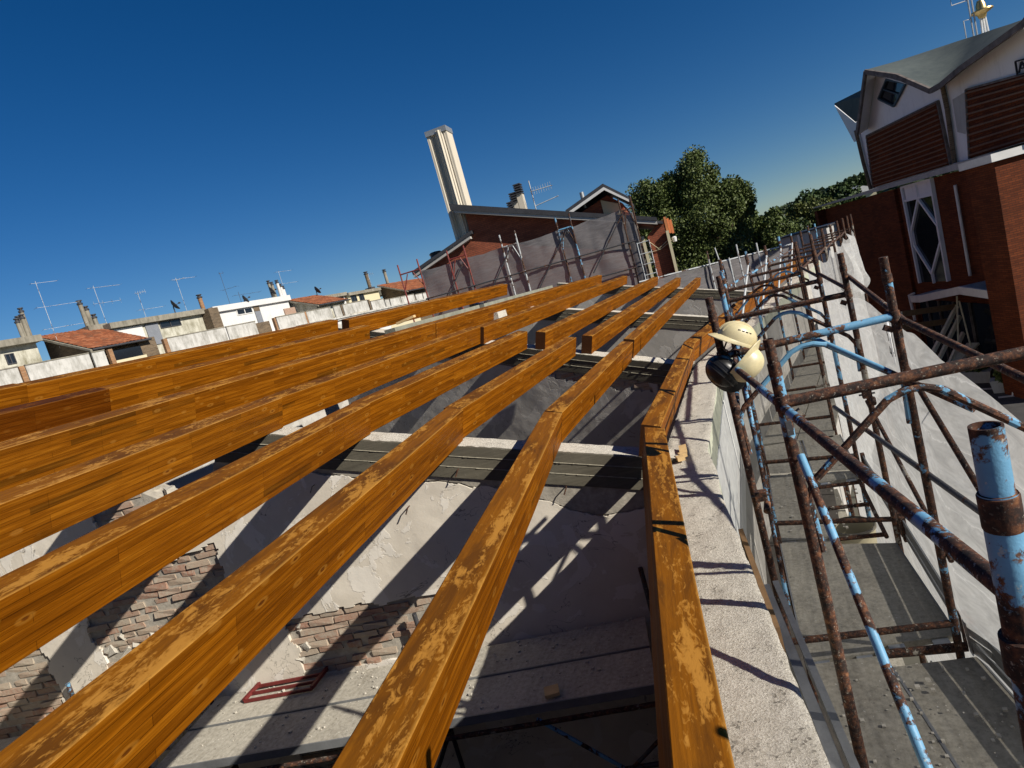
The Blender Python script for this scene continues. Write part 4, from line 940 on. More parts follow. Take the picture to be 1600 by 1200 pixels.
# ------------------------------------------------------------------ work platform and trestles inside the near bay
ZP = -2.87
b1 = Vector((-1.34, 4.86, ZP)); tl = Vector((-.974, -.227, 0)); nn = Vector((.2272, -.9738, 0))
def board(label, s0, s1, o0, o1, grp='work platform boards', z=ZP):
    a = b1 + tl * s0; t = thing('platform_board', label, 'platform board', a + nn * o0, grp)
    m = MB(); c = [b1 + tl * s0 + nn * o0, b1 + tl * s1 + nn * o0, b1 + tl * s1 + nn * o1, b1 + tl * s0 + nn * o1]
    c = [Vector((p.x, p.y, z)) for p in c]; m.prism(c, (0, 0, -.05)); part(t, 'board', m, 'dusty')
    e = MB(); e.bar(c[3] + nn * .006 - UP * .02, c[2] + nn * .006 - UP * .02, .012, .066); part(t, 'edge_strip', e, 'toe')
board('rear platform board against the cross wall, right half in shade', .05, 4.15, .03, .47)
board('front platform board with sunlit cement dust', .05, 4.15, .485, .945)
board('rear platform board at the far left under the brick patch', 4.3, 8.2, .05, .47)
board('front platform board at the far left', 4.3, 8.2, .485, .93)
def trestle(label, s, grp='trestles carrying the platform', mat='piped'):
    t = thing('trestle', label, 'trestle', b1 + tl * s + UP * (FLOOR - ZP), grp)
    P = lambda o, z, ds=0: Vector((b1 + tl * (s + ds) + nn * o).to_tuple()[:2] + (z,))
    for o in (.06, .90):
        m = MB(); m.tube(P(o, FLOOR), P(o, ZP + (.45 if o < .5 else .22)), .021, 10); part(t, 'leg', m, mat)
    for z in (ZP - .08, ZP - .7, ZP - 1.3): m = MB(); m.tube(P(.06, z), P(.90, z), .019, 8); part(t, 'rung', m, mat)
    for o in (.2, .42, .66, .88): m = MB(); m.box(P(o, ZP + .03), tl * .03, nn * .035, UP * .035); part(t, 'clip', m, 'steel')
def pd(r):
    q = b1 + tl * r.uniform(.1, 4.1) + nn * (.03 + .9 * r.random() ** 1.6); return (q.x, q.y, ZP + .001)
debris('platform_rubble', pd, 240, 3, 'stone')
trestle('dark trestle frame at the right end of the platform', -.02)
trestle('dark trestle frame half way along the platform', 2.0); trestle('trestle frame with blue painted leg at the far left by the bricks', 5.62, mat='pipeb'); trestle('trestle frame hidden under the left platform end', 4.2)
P3 = lambda s, o, z: Vector((b1 + tl * s + nn * o).to_tuple()[:2] + (z,))
IN = 'brace pipes under the platform'
rail('rusty white pipe directly below the front edge of the platform', P3(.0, .96, ZP - .13), P3(4.3, .96, ZP - .13), 'piper', .019, IN, name='platform_rail')
rail('dark pipe crossing low under the platform at the right', P3(.0, .93, ZP - .62), P3(4.2, .93, ZP - .66), 'piped', .018, IN, name='platform_rail')
rail('dark diagonal brace with one blue sunlit length under the platform', P3(.95, .95, ZP - .10), P3(-.05, .95, ZP - 1.05), 'pipeb', .015, IN, name='diagonal_brace', cat='brace')
rail('dark diagonal brace rising to the right under the platform', P3(1.1, .93, ZP - 1.2), P3(.02, .93, ZP - .35), 'piped', .015, IN, name='diagonal_brace', cat='brace')
# red steel rack lying on the platform
rk_ = thing('steel_rack', 'dark red steel rack of parallel bars lying on the platform', 'steel rack', P3(3.0, .5, ZP))
ra = Vector((-5.0, 4.22, ZP + .02)); rb = Vector((-4.32, 4.36, ZP + .03)); rd = Vector((.06, -.42, 0))
for k in range(5):
    m = MB(); o = rd * (k / 4); m.bar(ra + o, rb + o, .018, .026); part(rk_, 'bar', m, 'steelred')
for p in (ra, rb): m = MB(); m.bar(p + UP * .012, p + rd + UP * .012, .03, .03); part(rk_, 'side_rail', m, 'steelred')
m = MB(); m.bar(rb + UP * .05, rb + Vector((1.0, .10, .02)), .05, .07); part(rk_, 'upright', m, 'steelred')
# stacked props and trestles in the dark middle bay
pr = thing('prop_stack', 'dark stack of steel props and trestles inside the middle bay', 'prop stack', (-3.6, 6.6, FLOOR)); r = random.Random(6)
for k in range(16):
    x = -4.4 + k * .11 + r.uniform(-.04, .04); y = 6.6 + r.uniform(-.5, .6); m = MB(); m.tube((x, y, FLOOR), (x + r.uniform(-.15, .15), y + r.uniform(-.2, .2), -2.75 + r.uniform(-.4, .3)), .022, 7); part(pr, 'prop', m, 'pipew' if k in (4, 9) else 'piped')
for z in (-3.0, -3.5): m = MB(); m.tube((-4.6, 6.5, z), (-2.5, 6.9, z), .02, 7); part(pr, 'rail', m, 'piped')
tb = thing('work_table', 'pale topped work board inside the dark middle bay', 'work board', (-3.4, 6.2, FLOOR)); m = MB(); m.prism([(-3.95, 6.3, -2.9), (-3.05, 6.75, -2.9), (-3.05, 7.0, -2.9), (-3.95, 6.6, -2.9)], (0, 0, -.04)); part(tb, 'board', m, 'deck')
for x, y in ((-3.85, 6.45), (-3.1, 6.8)): m = MB(); m.tube((x, y, FLOOR), (x, y, -2.94), .02, 7); part(tb, 'leg', m, 'piped')
# ================================================================== TERRACE HOUSES ON THE LEFT
H3 = R_(5.7); hd = Vector((math.sin(H3), math.cos(H3), 0)); he = Vector((hd.y, -hd.x, 0)); U0 = -35.15
def HP(s, t, z): return hd * s + he * (U0 - t) + UP * z       # t = depth behind the parapet plane
def hbox(m, s0, s1, t0, t1, z0, z1):
    c = HP((s0 + s1) / 2, (t0 + t1) / 2, (z0 + z1) / 2); return m.box(c, hd * ((s1 - s0) / 2), he * ((t1 - t0) / 2), UP * ((z1 - z0) / 2))
def house(label, s0, s1, wm, group='terrace houses beyond the roof'):
    t = thing('terrace_house', label, 'house', HP((s0 + s1) / 2, 0, GZ), group); t['s'] = s0
    m = MB(); hbox(m, s0 + .01, s1 - .01, .1, 9, GZ, 2.30); part(t, 'lower_wall', m, wm)
    m = MB(); hbox(m, s0 + .02, s1 - .02, -.18, .3, 2.22, 2.36); hbox(m, s0 + .02, s1 - .02, -.08, .2, 2.10, 2.20); part(t, 'balcony_ledge', m, 'panel'); return t
def panels(t, cuts, z0=2.40, z1=3.28, gap=.05, mat='panel'):
    for a, b in cuts:
        m = MB(); hbox(m, a + gap / 2, b - gap / 2, .0, .10, z0, z1); part(t, 'parapet_panel', m, mat)
        m = MB(); hbox(m, a, b, -.03, .14, z1 + .005, z1 + .06); part(t, 'coping', m, 'beige')
def upper(t, s0, s1, tb, z1, mat, roof=True, rz=.34, over=.55, roofm='beige'):
    m = MB(); hbox(m, s0, s1, tb, tb + 5, 2.31, z1); part(t, 'upper_wall', m, mat)
    if roof: m = MB(); hbox(m, s0 - .15, s1 + .15, tb - over, tb + 5.3, z1 + .003, z1 + rz); part(t, 'flat_roof', m, roofm)
def window(t, s0, s1, tb, z0, z1, frame='fasciaw', sill=True):
    f = MB()
    for a, b, c, d in ((s0 - .05, s1 + .05, z0 - .05, z0), (s0 - .05, s1 + .05, z1, z1 + .05), (s0 - .05, s0, z0, z1), (s1, s1 + .05, z0, z1), ((s0 + s1) / 2 - .025, (s0 + s1) / 2 + .025, z0, z1)): hbox(f, a, b, tb - .06, tb + .01, c, d)
    o = part(t, 'window', f, frame); m = MB(); hbox(m, s0, s1, tb - .02, tb - .004, z0, z1); part(o, 'pane', m, 'glass')
def flue(t, s, tb, z0, h, r=.13, mat='beige', cap=True, lean=0):
    m = MB(); p = HP(s, tb, z0); q = p + UP * h + hd * lean; m.tube(p, q, r, 10); o = part(t, 'chimney', m, mat)
    if cap: c = MB(); c.lathe(q, [(r * .9, 0), (r * 1.35, .02), (r * 1.35, .10), (r * .8, .14), (r * .8, .2), (r * 1.3, .22), (r * 1.3, .28), (0, .3)], 10); part(o, 'chimney_cap', c, 'darkmetal')
def antenna(label, s, tb, z0, h, booms, mat='pipew'):
    t = thing('tv_antenna', label, 'antenna', HP(s, tb, z0), 'aerials on the terrace roofs'); m = MB(); m.tube(HP(s, tb, z0), HP(s, tb, z0 + h), .013, 6); part(t, 'mast', m, mat)
    for (zf, L, ne, el, ang) in booms:
        dv = (hd * math.cos(ang) + he * math.sin(ang)); pv = Vector((-dv.y, dv.x, 0)); c = HP(s, tb, z0 + h * zf); m = MB(); m.tube(c - dv * L * .2, c + dv * L * .8, .009, 5); b = part(t, 'boom', m, mat)
        e = MB()
        for k in range(ne):
            q = c + dv * L * (-.2 + k / max(1, ne - 1)); e.tube(q - pv * el * .5 + UP * -.0, q + pv * el * .5, .006, 4)
            if el < .5: e.tube(q - UP * el * .4, q + UP * el * .4, .006, 4)
        part(b, 'element', e, mat)
def dish(label, s, tb, z0, r, az, el=.5):
    c = HP(s, tb, z0 + .55); t = thing('satellite_dish', label, 'satellite dish', HP(s, tb, z0), 'satellite dishes on the terrace roofs'); ax = hd * math.cos(az) * math.cos(el) + he * math.sin(az) * math.cos(el) + UP * math.sin(el)
    m = MB(); m.lathe(c, [(0, 0), (r * .5, .04), (r * .85, .12), (r, .19), (r * .97, .21), (r * .5, .06), (0, .03)], 18, ax); part(t, 'bowl', m, 'darkmetal')
    a = MB(); a.tube(c, c + ax * .5 - UP * .1, .02, 5); a.box(c + ax * .5 - UP * .1, (.05, 0, 0), (0, .05, 0), (0, 0, .05)); part(t, 'feed_arm', a, 'darkmetal')
    b = MB(); b.tube(HP(s, tb, z0 - .05), c, .035, 6); part(t, 'mount', b, 'darkmetal')
def piers(t, ss, z0=2.36, z1=3.3, w=.24, mat='obrick'):
    for s in ss: m = MB(); hbox(m, s, s + w, -.02, .2, z0, z1); part(t, 'brick_pier', m, mat)
def tiled(t, s0, s1, t_e, z_e, t_r, z_r, gable_mat='bbrick', th=.10, back=True, flash='beige'):
    # roof plane of real corrugated tile courses: eave at depth t_e, ridge at depth t_r
    m = MB(); ncol = int((s1 - s0) / .11); nrow = 12
    for i in range(ncol + 1):
        s = s0 + (s1 - s0) * i / ncol
        for j in range(nrow * 2 + 1):
            f = (j // 2 + (j % 2)) / nrow if j else 0; f = min(1, f); st = .03 if (j % 2) else 0
            z = z_e + (z_r - z_e) * f + .045 * abs(math.sin(s / .22 * PI)) + (.03 if j % 2 == 0 else 0) + .03 * mnoise.noise((s * 1.5, f * 4, 0))
            p = HP(s, t_e + (t_r - t_e) * f, z); m.v.append(tuple(p))
    S = nrow * 2 + 1
    for i in range(ncol):
        for j in range(nrow * 2): a = i * S + j; m.f.append((a, a + S, a + S + 1, a + 1))
    part(t, 'tiled_roof', m, 'tiles')
    m = MB(); m.prism([HP(s0, t_e, z_e - .12), HP(s0, t_r, z_r - .12), HP(s0, t_r, z_r), HP(s0, t_e, z_e)], hd * .12 * -1); m.prism([HP(s0, t_e, z_e - .1), HP(s1, t_e, z_e - .1), HP(s1, t_r, z_r - .1), HP(s0, t_r, z_r - .1)], UP * .06); part(t, 'verge', m, flash)
    m = MB(); m.tube(HP(s0, t_e - .06, z_e - .03), HP(s1, t_e - .06, z_e - .03), .06, 8); part(t, 'gutter', m, 'darkmetal')
    m = MB(); m.prism([HP(s0 + .25, t_e + .5, 2.31), HP(s0 + .25, t_r, 2.31), HP(s0 + .25, t_r, z_r - .14), HP(s0 + .25, t_e + .5, z_e + (z_r - z_e) * .5 / max(.1, t_r - t_e) - .14)], hd * (s1 - s0 - .5)); part(t, 'gable_wall', m, gable_mat)
# 1
t = house('pale house at the far left with a small square dark window', 8.0, 20.4, 'white'); panels(t, [(8.2, 12.5), (12.6, 16.9)]); piers(t, [16.93]); panels(t, [(17.22, 18.24), (18.24, 19.3), (19.3, 20.33)], gap=.0)
upper(t, 8.2, 20.1, 4, 4.80, 'mossy', True, .36, .5, 'beige'); window(t, 18.45, 18.8, 4, 3.92, 4.40, 'darkmetal')
for s, z, h, tb in ((19.75, 5.2, .85, 4.3), (19.95, 5.2, 1.0, 4.5), (20.1, 5.2, 1.05, 4.4), (20.28, 5.2, 1.45, 4.6)): flue(t, s, tb, z, h, .11)
# 2
t = house('house with sagging red tiled roof and dark loggia below it', 20.4, 24.7, 'cream'); panels(t, [(20.45, 21.18)]); piers(t, [21.36])
tiled(t, 20.75, 24.2, .3, 3.50, 4.9, 5.20); m = MB(); hbox(m, 21.62, 23.5, .12, .22, 2.40, 2.62); part(t, 'cream_balustrade', m, 'cream'); m = MB(); hbox(m, 21.62, 23.5, .4, .5, 2.62, 3.2); part(t, 'loggia_opening', m, 'glass')
m = MB(); hbox(m, 23.55, 24.65, .6, .9, 2.36, 3.6); part(t, 'dark_side_wall', m, 'bbrick')
m = MB(); hbox(m, 23.4, 24.6, 4.4, 5.6, 4.8, 5.35); part(t, 'chimney_base', m, 'beige')
for s, h in ((23.75, 1.45), (24.0, 1.05), (24.3, .5)): flue(t, s, 5, 5.3, h, .13, 'beige')
# 3
t = house('cream house with long rolled roof edge and dark strip window', 24.7, 31.9, 'white'); panels(t, [(24.98, 26.4), (26.4, 27.8), (27.8, 29.2)], gap=.0); panels(t, [(29.32, 31.82)]); piers(t, [24.72])
upper(t, 24.4, 31.0, 4, 4.86, 'mossy', True, .36, .35); window(t, 27.7, 29.15, 4, 4.42, 4.76, 'darkmetal'); m = MB(); hbox(m, 24.5, 26.4, 3.93, 3.99, 4.0, 4.8); part(t, 'white_wall_panel', m, 'white'); m = MB(); hbox(m, 26.6, 27.5, 3.92, 3.98, 3.4, 4.8); part(t, 'grey_door', m, 'greyblue')
m = MB(); hbox(m, 31.05, 31.85, 3.2, 8, 2.31, 5.1); part(t, 'party_wall', m, 'bbrick'); flue(t, 31.55, 4.3, 5.1, .95, .15, 'obrick')
# 4
t = house('bright white house with grey door and two dishes on its roof', 31.9, 39.7, 'white'); upper(t, 32.05, 39.4, 4, 4.83, 'white', True, .42, .25, 'white')
window(t, 34.05, 35.45, 4, 4.40, 4.74, 'fasciaw'); m = MB(); hbox(m, 35.65, 36.2, 3.93, 3.99, 4.42, 4.82); part(t, 'brown_shutter_box', m, 'bbrick'); m = MB(); hbox(m, 35.65, 36.2, 3.93, 3.99, 3.4, 4.41); part(t, 'grey_door', m, 'greyblue')
m = MB(); hbox(m, 32.2, 33.5, .5, 2.5, 2.31, 3.2); part(t, 'terrace_store', m, 'bbrick'); panels(t, [(33.75, 36.65), (36.8, 39.6)]); piers(t, [33.5, 36.62], mat='obrick', w=.16)
m = MB(); hbox(m, 37.9, 39.1, 3.2, 3.3, 3.6, 4.15); part(t, 'pink_blind', m, 'brick')
for s, h in ((38.55, 1.25), (38.85, 1.1)): flue(t, s, 4.6, 5.25, h, .11)
for s, h in ((39.15, 1.15), (39.4, .8), (39.6, .6)): flue(t, s, 4.3, 5.25, h, .12, 'white')
# 5
t = house('house with low red tiled lean-to roof behind white parapet panels', 39.7, 46.7, 'white'); panels(t, [(39.9, 40.75), (41.05, 44.35)]); panels(t, [(44.75, 46.65)], 2.3, 3.1); piers(t, [40.78, 44.45], w=.2, mat='bbrick')
tiled(t, 39.7, 43.6, 1.2, 3.75, 4.6, 4.95, 'mossy', flash='beige'); upper(t, 43.7, 46.6, 4.2, 4.45, 'white', True, .3, .3); window(t, 45.4, 46.3, 4.2, 3.9, 4.35, 'darkmetal')
# 6
t = house('beige flat roofed house with two dark openings, left of the red scaffold', 46.7, 51.6, 'cream'); panels(t, [(46.75, 47.4), (47.5, 49.2), (49.25, 51.5)], 2.1, 2.98)
upper(t, 46.8, 51.5, 4, 4.35, 'cream', True, .28, .3); window(t, 47.2, 47.9, 4, 3.8, 4.28, 'darkmetal'); window(t, 48.4, 49.0, 4, 3.7, 4.28, 'darkmetal')
flue(t, 50.9, 4.4, 4.62, 1.55, .17, 'bbrick'); m = MB(); hbox(m, 50.7, 51.3, 4.1, 4.9, 4.6, 4.85); part(t, 'chimney_base', m, 'darkmetal')
# 7
t = house('brown gabled house with shallow red roof behind the red scaffold post', 51.6, 60, 'bbrick'); panels(t, [(51.7, 52.9), (53.0, 55.5)], 1.9, 2.9); tiled(t, 51.9, 59.5, .8, 3.5, 4.2, 4.90, 'bbrick'); flue(t, 53.4, 4.0, 4.9, 1.2, .16, 'beige'); m = MB(); hbox(m, 56, 60, 6, 9, 4.2, 5.0); part(t, 'rear_wall', m, 'cream')
antenna('thin aerial with two cross booms left of the red tiled roof', 20.9, 3.4, 4.2, 3.9, [(.97, 1.3, 2, .5, .2), (.62, 2.2, 3, .8, .2), (.30, 2.3, 3, .7, .2)])
antenna('comb shaped aerial above the three pipe chimneys', 24.8, 4.8, 5.3, 2.5, [(.95, 2.0, 9, .5, .1), (.55, 1.6, 4, .4, .15)])
antenna('small aerial in front of the rolled roof edge', 27.2, 4.4, 4.9, 2.1, [(.98, .6, 5, .35, 1.0), (.45, 1.7, 3, .6, .1)])
antenna('aerial with bunched head above the cream house', 30.6, 4.8, 5.2, 2.6, [(.95, 1.7, 5, .6, .2), (.93, .8, 4, .5, 1.2)])
antenna('tall dark aerial over the white house', 34.2, 4.6, 5.2, 2.6, [(.98, .3, 2, .3, .3), (.5, 1.2, 3, .7, 1.2)], 'piped')
antenna('low dark aerial with one long boom over the white house', 35.3, 4.6, 5.2, 1.0, [(.75, 2.4, 4, .5, .1)], 'piped')
antenna('faint thin aerial behind the white chimney pipes', 40.4, 5.0, 5.0, 2.6, [(.95, 1.7, 3, .5, .1), (.55, 2.0, 3, .5, .1)])
antenna('small aerial near the steel flue by the red scaffold', 52.0, 5, 4.8, 1.6, [(.9, .7, 4, .4, .4)])
dish('dark satellite dish on the rolled roof edge of the cream house', 29.0, 3.9, 5.15, 0.41, .62)
dish('dark satellite dish above the grey door of the white house', 35.0, 3.95, 4.85, 0.34, .62)
dish('dark satellite dish beside the twin pipe chimneys', 38.1, 4.2, 5.2, 0.39, .62)
dish('dark satellite dish on the beige flat roofed house', 43.4, 4.4, 4.75, 0.39, .62)

# ================================================================== BRICK GABLE HOUSE AHEAD
GA = R_(84); gd = Vector((math.sin(GA), math.cos(GA), 0)); ge = Vector((gd.y, -gd.x, 0)); NW, NS = -26.66, -24.69
def GP(s, z, back=0.0): return gd * s + ge * (NW - back) + UP * z       # back>0 is behind the gable face
gh = thing('brick_gable_house', 'dark red brick gabled house with slanting roof beyond the beams', 'house', GP(-4, GZ))
m = MB(); m.prism([GP(-10.4, GZ), GP(-1.2, GZ), GP(-1.2, 2.0), GP(-7.75, 4.12), GP(-7.80, 3.05), GP(-10.4, 2.28)], -ge * 9 * 1.0); part(gh, 'gable_wall', m, 'gbrick')
m = MB(); m.prism([GP(-8.2, 4.30, -.5), GP(-.1, 1.42, -.5), GP(-.1, 1.56, -.5), GP(-8.2, 4.56, -.5)], -ge * 10); part(gh, 'main_roof', m, 'darkmetal')
m = MB(); m.prism([GP(-8.1, 4.16, -.46), GP(-.12, 1.28, -.46), GP(-.12, 1.415, -.46), GP(-8.1, 4.295, -.46)], -ge * .5); part(gh, 'fascia', m, 'fascia_g')
m = MB(); m.prism([GP(-10.75, 2.20, -.35), GP(-7.62, 3.12, -.35), GP(-7.62, 3.25, -.35), GP(-10.75, 2.34, -.35)], -ge * 9); part(gh, 'lower_roof', m, 'darkmetal')
m = MB(); m.prism([GP(-10.75, 2.06, -.3), GP(-7.75, 2.94, -.3), GP(-7.75, 3.10, -.3), GP(-10.75, 2.19, -.3)], -ge * .3); part(gh, 'lower_fascia', m, 'fascia_g')
# fluted chimney shaft with metal rim
ch = thing('chimney_shaft', 'tall beige ribbed chimney shaft leaning with the picture', 'chimney', GP(-8.1, 2.6, .9))
m = MB(); nfl = 9; poly = []
s0, s1 = -8.58, -7.66
poly = [(s0, .25)]
for i in range(nfl * 4 + 1):
    f = i / (nfl * 4); dz_ = .055 * (0.5 + .5 * math.sin(f * nfl * 2 * PI)) * (1 if .12 < f < .88 else .1) - .14 * math.exp(-((f - .62) / .14) ** 2) + (.10 * math.exp(-((f - .30) / .10) ** 2)); poly.append((s0 + (s1 - s0) * f, .25 + dz_))
poly += [(s1, .25), (s1, 1.05), (s0, 1.05)]
m.prism([GP(s, 2.3, b) for s, b in poly], UP * 5.42); part(ch, 'shaft', m, 'fluted')
m = MB()
for a, b, c, d in ((s0 - .03, s1 + .03, .2, .24), (s0 - .03, s1 + .03, 1.06, 1.10), (s0 - .03, s0, .24, 1.06), (s1, s1 + .03, .24, 1.06)): m.prism([GP(a, 7.62, c), GP(b, 7.62, c), GP(b, 7.62, d), GP(a, 7.62, d)], UP * .22)
part(ch, 'rim', m, 'steel')
# dormer at the right with cream cheek
m = MB(); m.prism([GP(-3.5, 2.60, 1), GP(-1.85, 3.10, 1), GP(-1.3, 2.6, 1), GP(-1.3, 1.9, 1), GP(-3.5, 1.9, 1)], -ge * 4); part(gh, 'dormer_wall', m, 'gbrick')
m = MB(); m.prism([GP(-3.6, 2.82, .3), GP(-1.85, 3.38, .3), GP(-1.85, 3.52, .3), GP(-3.6, 2.95, .3)], -ge * 5); m.prism([GP(-1.85, 3.38, .3), GP(-1.0, 2.62, .3), GP(-1.0, 2.74, .3), GP(-1.85, 3.52, .3)], -ge * 5); part(gh, 'dormer_roof', m, 'darkmetal')
m = MB(); m.prism([GP(-3.55, 2.70, .25), GP(-1.85, 3.25, .25), GP(-1.85, 3.37, .25), GP(-3.55, 2.82, .25)], -ge * .06); m.prism([GP(-1.85, 3.25, .25), GP(-1.0, 2.50, .25), GP(-1.0, 2.61, .25), GP(-1.85, 3.37, .25)], -ge * .06); part(gh, 'dormer_bargeboard', m, 'fasciaw')
m = MB(); m.prism([GP(-2.15, 2.0, .93), GP(-1.45, 2.0, .93), GP(-1.45, 2.62, .93), GP(-2.15, 2.98, .93)], -ge * .06); part(gh, 'cream_cheek', m, 'cream')
m = MB(); m.tube(GP(-2.9, 2.9, 1.5), GP(-2.9, 3.6, 1.5), .09, 10); o = part(gh, 'steel_flue', m, 'steel')
# stacked louvre vents and tank on the roof
for k, (s, z0, z1) in enumerate(((-5.52, 3.2, 4.72), (-5.80, 3.3, 4.42), (-6.0, 3.4, 4.08))):
    m = MB(); m.prism([GP(s - .12, z0, 1.2), GP(s + .14, z0, 1.2), GP(s + .14, z0, 1.6), GP(s - .12, z0, 1.6)], UP * (z1 - z0 - .4)); o = part(gh, 'vent_stack', m, 'fluted')
    c = MB()
    for q in range(5): zz = z1 - .42 + .10 * q; c.prism([GP(s - .16, zz, 1.14), GP(s + .16, zz, 1.14), GP(s + .16, zz, 1.66), GP(s - .16, zz, 1.66)], UP * .05)
    part(o, 'vent_slat', c, 'darkmetal')
tk = thing('water_tank', 'dark blue round tank standing on the lower roof of the gable house', 'tank', GP(-9.85, 2.3, .8)); m = MB(); m.lathe(GP(-9.85, 0, .8), [(0, 2.4), (.27, 2.4), (.27, 2.92), (.24, 2.97), (0, 3.0)], 16); part(tk, 'drum', m, 'bluedoor'); m = MB(); m.lathe(GP(-9.85, 0, .8), [(.275, 2.84), (.30, 2.86), (.30, 2.92), (.275, 2.94)], 16); part(tk, 'rim', m, 'black')
an = thing('tv_antenna', 'aerial with ribbed boom on the brick gable roof', 'antenna', GP(-4.95, 3.2, 1.2)); m = MB(); m.tube(GP(-4.95, 3.1, 1.2), GP(-4.95, 4.72, 1.2), .025, 6); part(an, 'mast', m, 'pipew')
m = MB(); m.tube(GP(-5.0, 4.25, 1.2), GP(-4.0, 4.22, 1.2), .018, 5); m.tube(GP(-4.95, 3.6, 1.2), GP(-3.85, 3.72, 1.2), .02, 5)
for k in range(9): s = -4.95 + .11 * k; m.tube(GP(s, 4.08, 1.2), GP(s, 4.4, 1.2), .008, 4)
part(an, 'boom', m, 'pipew')
# right hand side: brick pier, cream columns, blue door
sp_ = thing('brick_stair_tower', 'red brick end bay with cream columns and orange brick crown', 'building', GP(-.3, GZ, 0))
m = MB(); m.prism([GP(-.62, GZ, 0), GP(.20, GZ, 0), GP(.20, .9, 0), GP(.20, 1.42, 0), GP(-.05, 1.40, 0), GP(-.5, 1.05, 0), GP(-.62, .9, 0)], -ge * 3); part(sp_, 'wall', m, 'gbrick')
for k in range(3): m = MB(); c = GP(.20 + .10 * k, 1.18 - .05 * k, .1 + .25 * k); m.box(c, gd * .045, ge * .12, UP * (.32 - .02 * k)); part(sp_, 'crown_brick', m, 'trim_o')
for s, z1, b in ((-.80, 1.0, -.1), (.18, .95, -.12), (-1.05, 1.2, .05)): m = MB(); m.box(GP(s, (z1 - 9) / 2, b), gd * .055, ge * .08, UP * ((z1 + 9) / 2)); part(sp_, 'cream_column', m, 'cream')
m = MB(); m.box(GP(-.90, -.9, .02), gd * .10, ge * .03, UP * 1.7); part(sp_, 'blue_door', m, 'bluedoor')
m = MB(); m.prism([GP(-1.2, 1.70, -.2), GP(.1, 1.25, -.2), GP(.1, 1.36, -.2), GP(-1.2, 1.82, -.2)], -ge * 3); part(sp_, 'roof', m, 'darkmetal')
m = MB(); m.path([GP(-.62, .75, -.05), GP(-.3, .35, -.08), GP(.2, .62, -.05)], .015, 5); m.path([GP(-.85, .28, -.05), GP(-.2, .32, -.06), GP(.3, .55, -.05)], .012, 5); part(sp_, 'cable', m, 'cream')
m = MB(); m.lathe(GP(.38, 0, .0), [(0, .45), (.08, .45), (.10, .62), (.05, .66), (0, .66)], 10); part(sp_, 'lamp', m, 'fasciaw')
# its scaffold: red frames left, pale frames right
def SP(s, z, b=0.0): return gd * s + ge * (NS - b) + UP * z
GG = 'scaffold frames on the brick gable'
def gframe(label, s, w, mat, z1, zt=2.05):
    t = thing('gable_scaffold_portal', label, 'scaffold frame', SP(s, GZ), GG)
    for q in (s, s + w): m = MB(); m.tube(SP(q, GZ), SP(q, z1), .032, 7); part(t, 'post', m, mat)
    m = MB(); m.tube(SP(s, zt), SP(s + w, zt), .03, 7); part(t, 'transom', m, mat)
    m = MB(); m.path([SP(s + .02, zt - .65), SP(s + w * .35, zt - .05)], .022, 6); m.path([SP(s + w - .02, zt - .65), SP(s + w * .65, zt - .05)], .022, 6); part(t, 'bent_brace', m, mat)
gframe('red scaffold frame at the left corner of the brick gable', -10.62, .9, 'pipered', 2.62, 2.2); gframe('second red scaffold frame, in front of the left half of the grey net', -8.38, .74, 'pipered', 2.58, 2.2)
gframe('pale scaffold frame in the middle of the grey net', -6.08, .64, 'pipew', 2.55); gframe('rust and pale scaffold frame right of the middle of the grey net', -3.76, .55, 'pipe', 2.55); gframe('dark scaffold frame at the right corner of the brick gable', -1.29, .44, 'piper', 2.5, 2.05)
for k, (z, s0_, l) in enumerate(((.95, -9.8, 'upper dark horizontal rail across the grey net'), (-.02, -9.8, 'lower dark horizontal rail across the grey net'))):
    rail(l, SP(s0_, z, -.05), SP(-1.0, z - .1, -.05), 'piped', .028, 'rails across the grey net', 7)
for k, s in enumerate((-9.55, -7.5, -5.2, -3.0)): rail('dark diagonal brace in bay %s of the grey net' % ORD[k], SP(s + .15, .1, -.06), SP(s + 1.75, 1.95, -.06), 'piped', .024, 'diagonals across the grey net', 7, 'diagonal_brace', 'brace')
pts = [SP(s, 0, .08) for s in (-9.75, -8.0, -6.0, -3.8, -2.6, -1.3, -.85)]
net_sheet('grey_net', 'grey shade net covering the scaffold of the brick gable', [(p.x, p.y, z, -3.2) for p, z in zip(pts, (2.12, 2.12, 2.08, 2.06, 2.10, 2.12, 1.9))], 'netg', 24, 31, .06, .05)
lg = thing('ladder_gate', 'pale tubular ladder gate at the right end of the grey net', 'ladder', SP(-.95, -.6, -.1))
for s in (-1.0, -.55): m = MB(); m.path([SP(s, -.75, -.12), SP(s, .75, -.12)], .022, 6); part(lg, 'stile', m, 'pipew')
for z in (-.5, -.1, .3, .72): m = MB(); m.tube(SP(-1.0, z, -.12), SP(-.55, z, -.12), .018, 6); part(lg, 'rung', m, 'pipew')
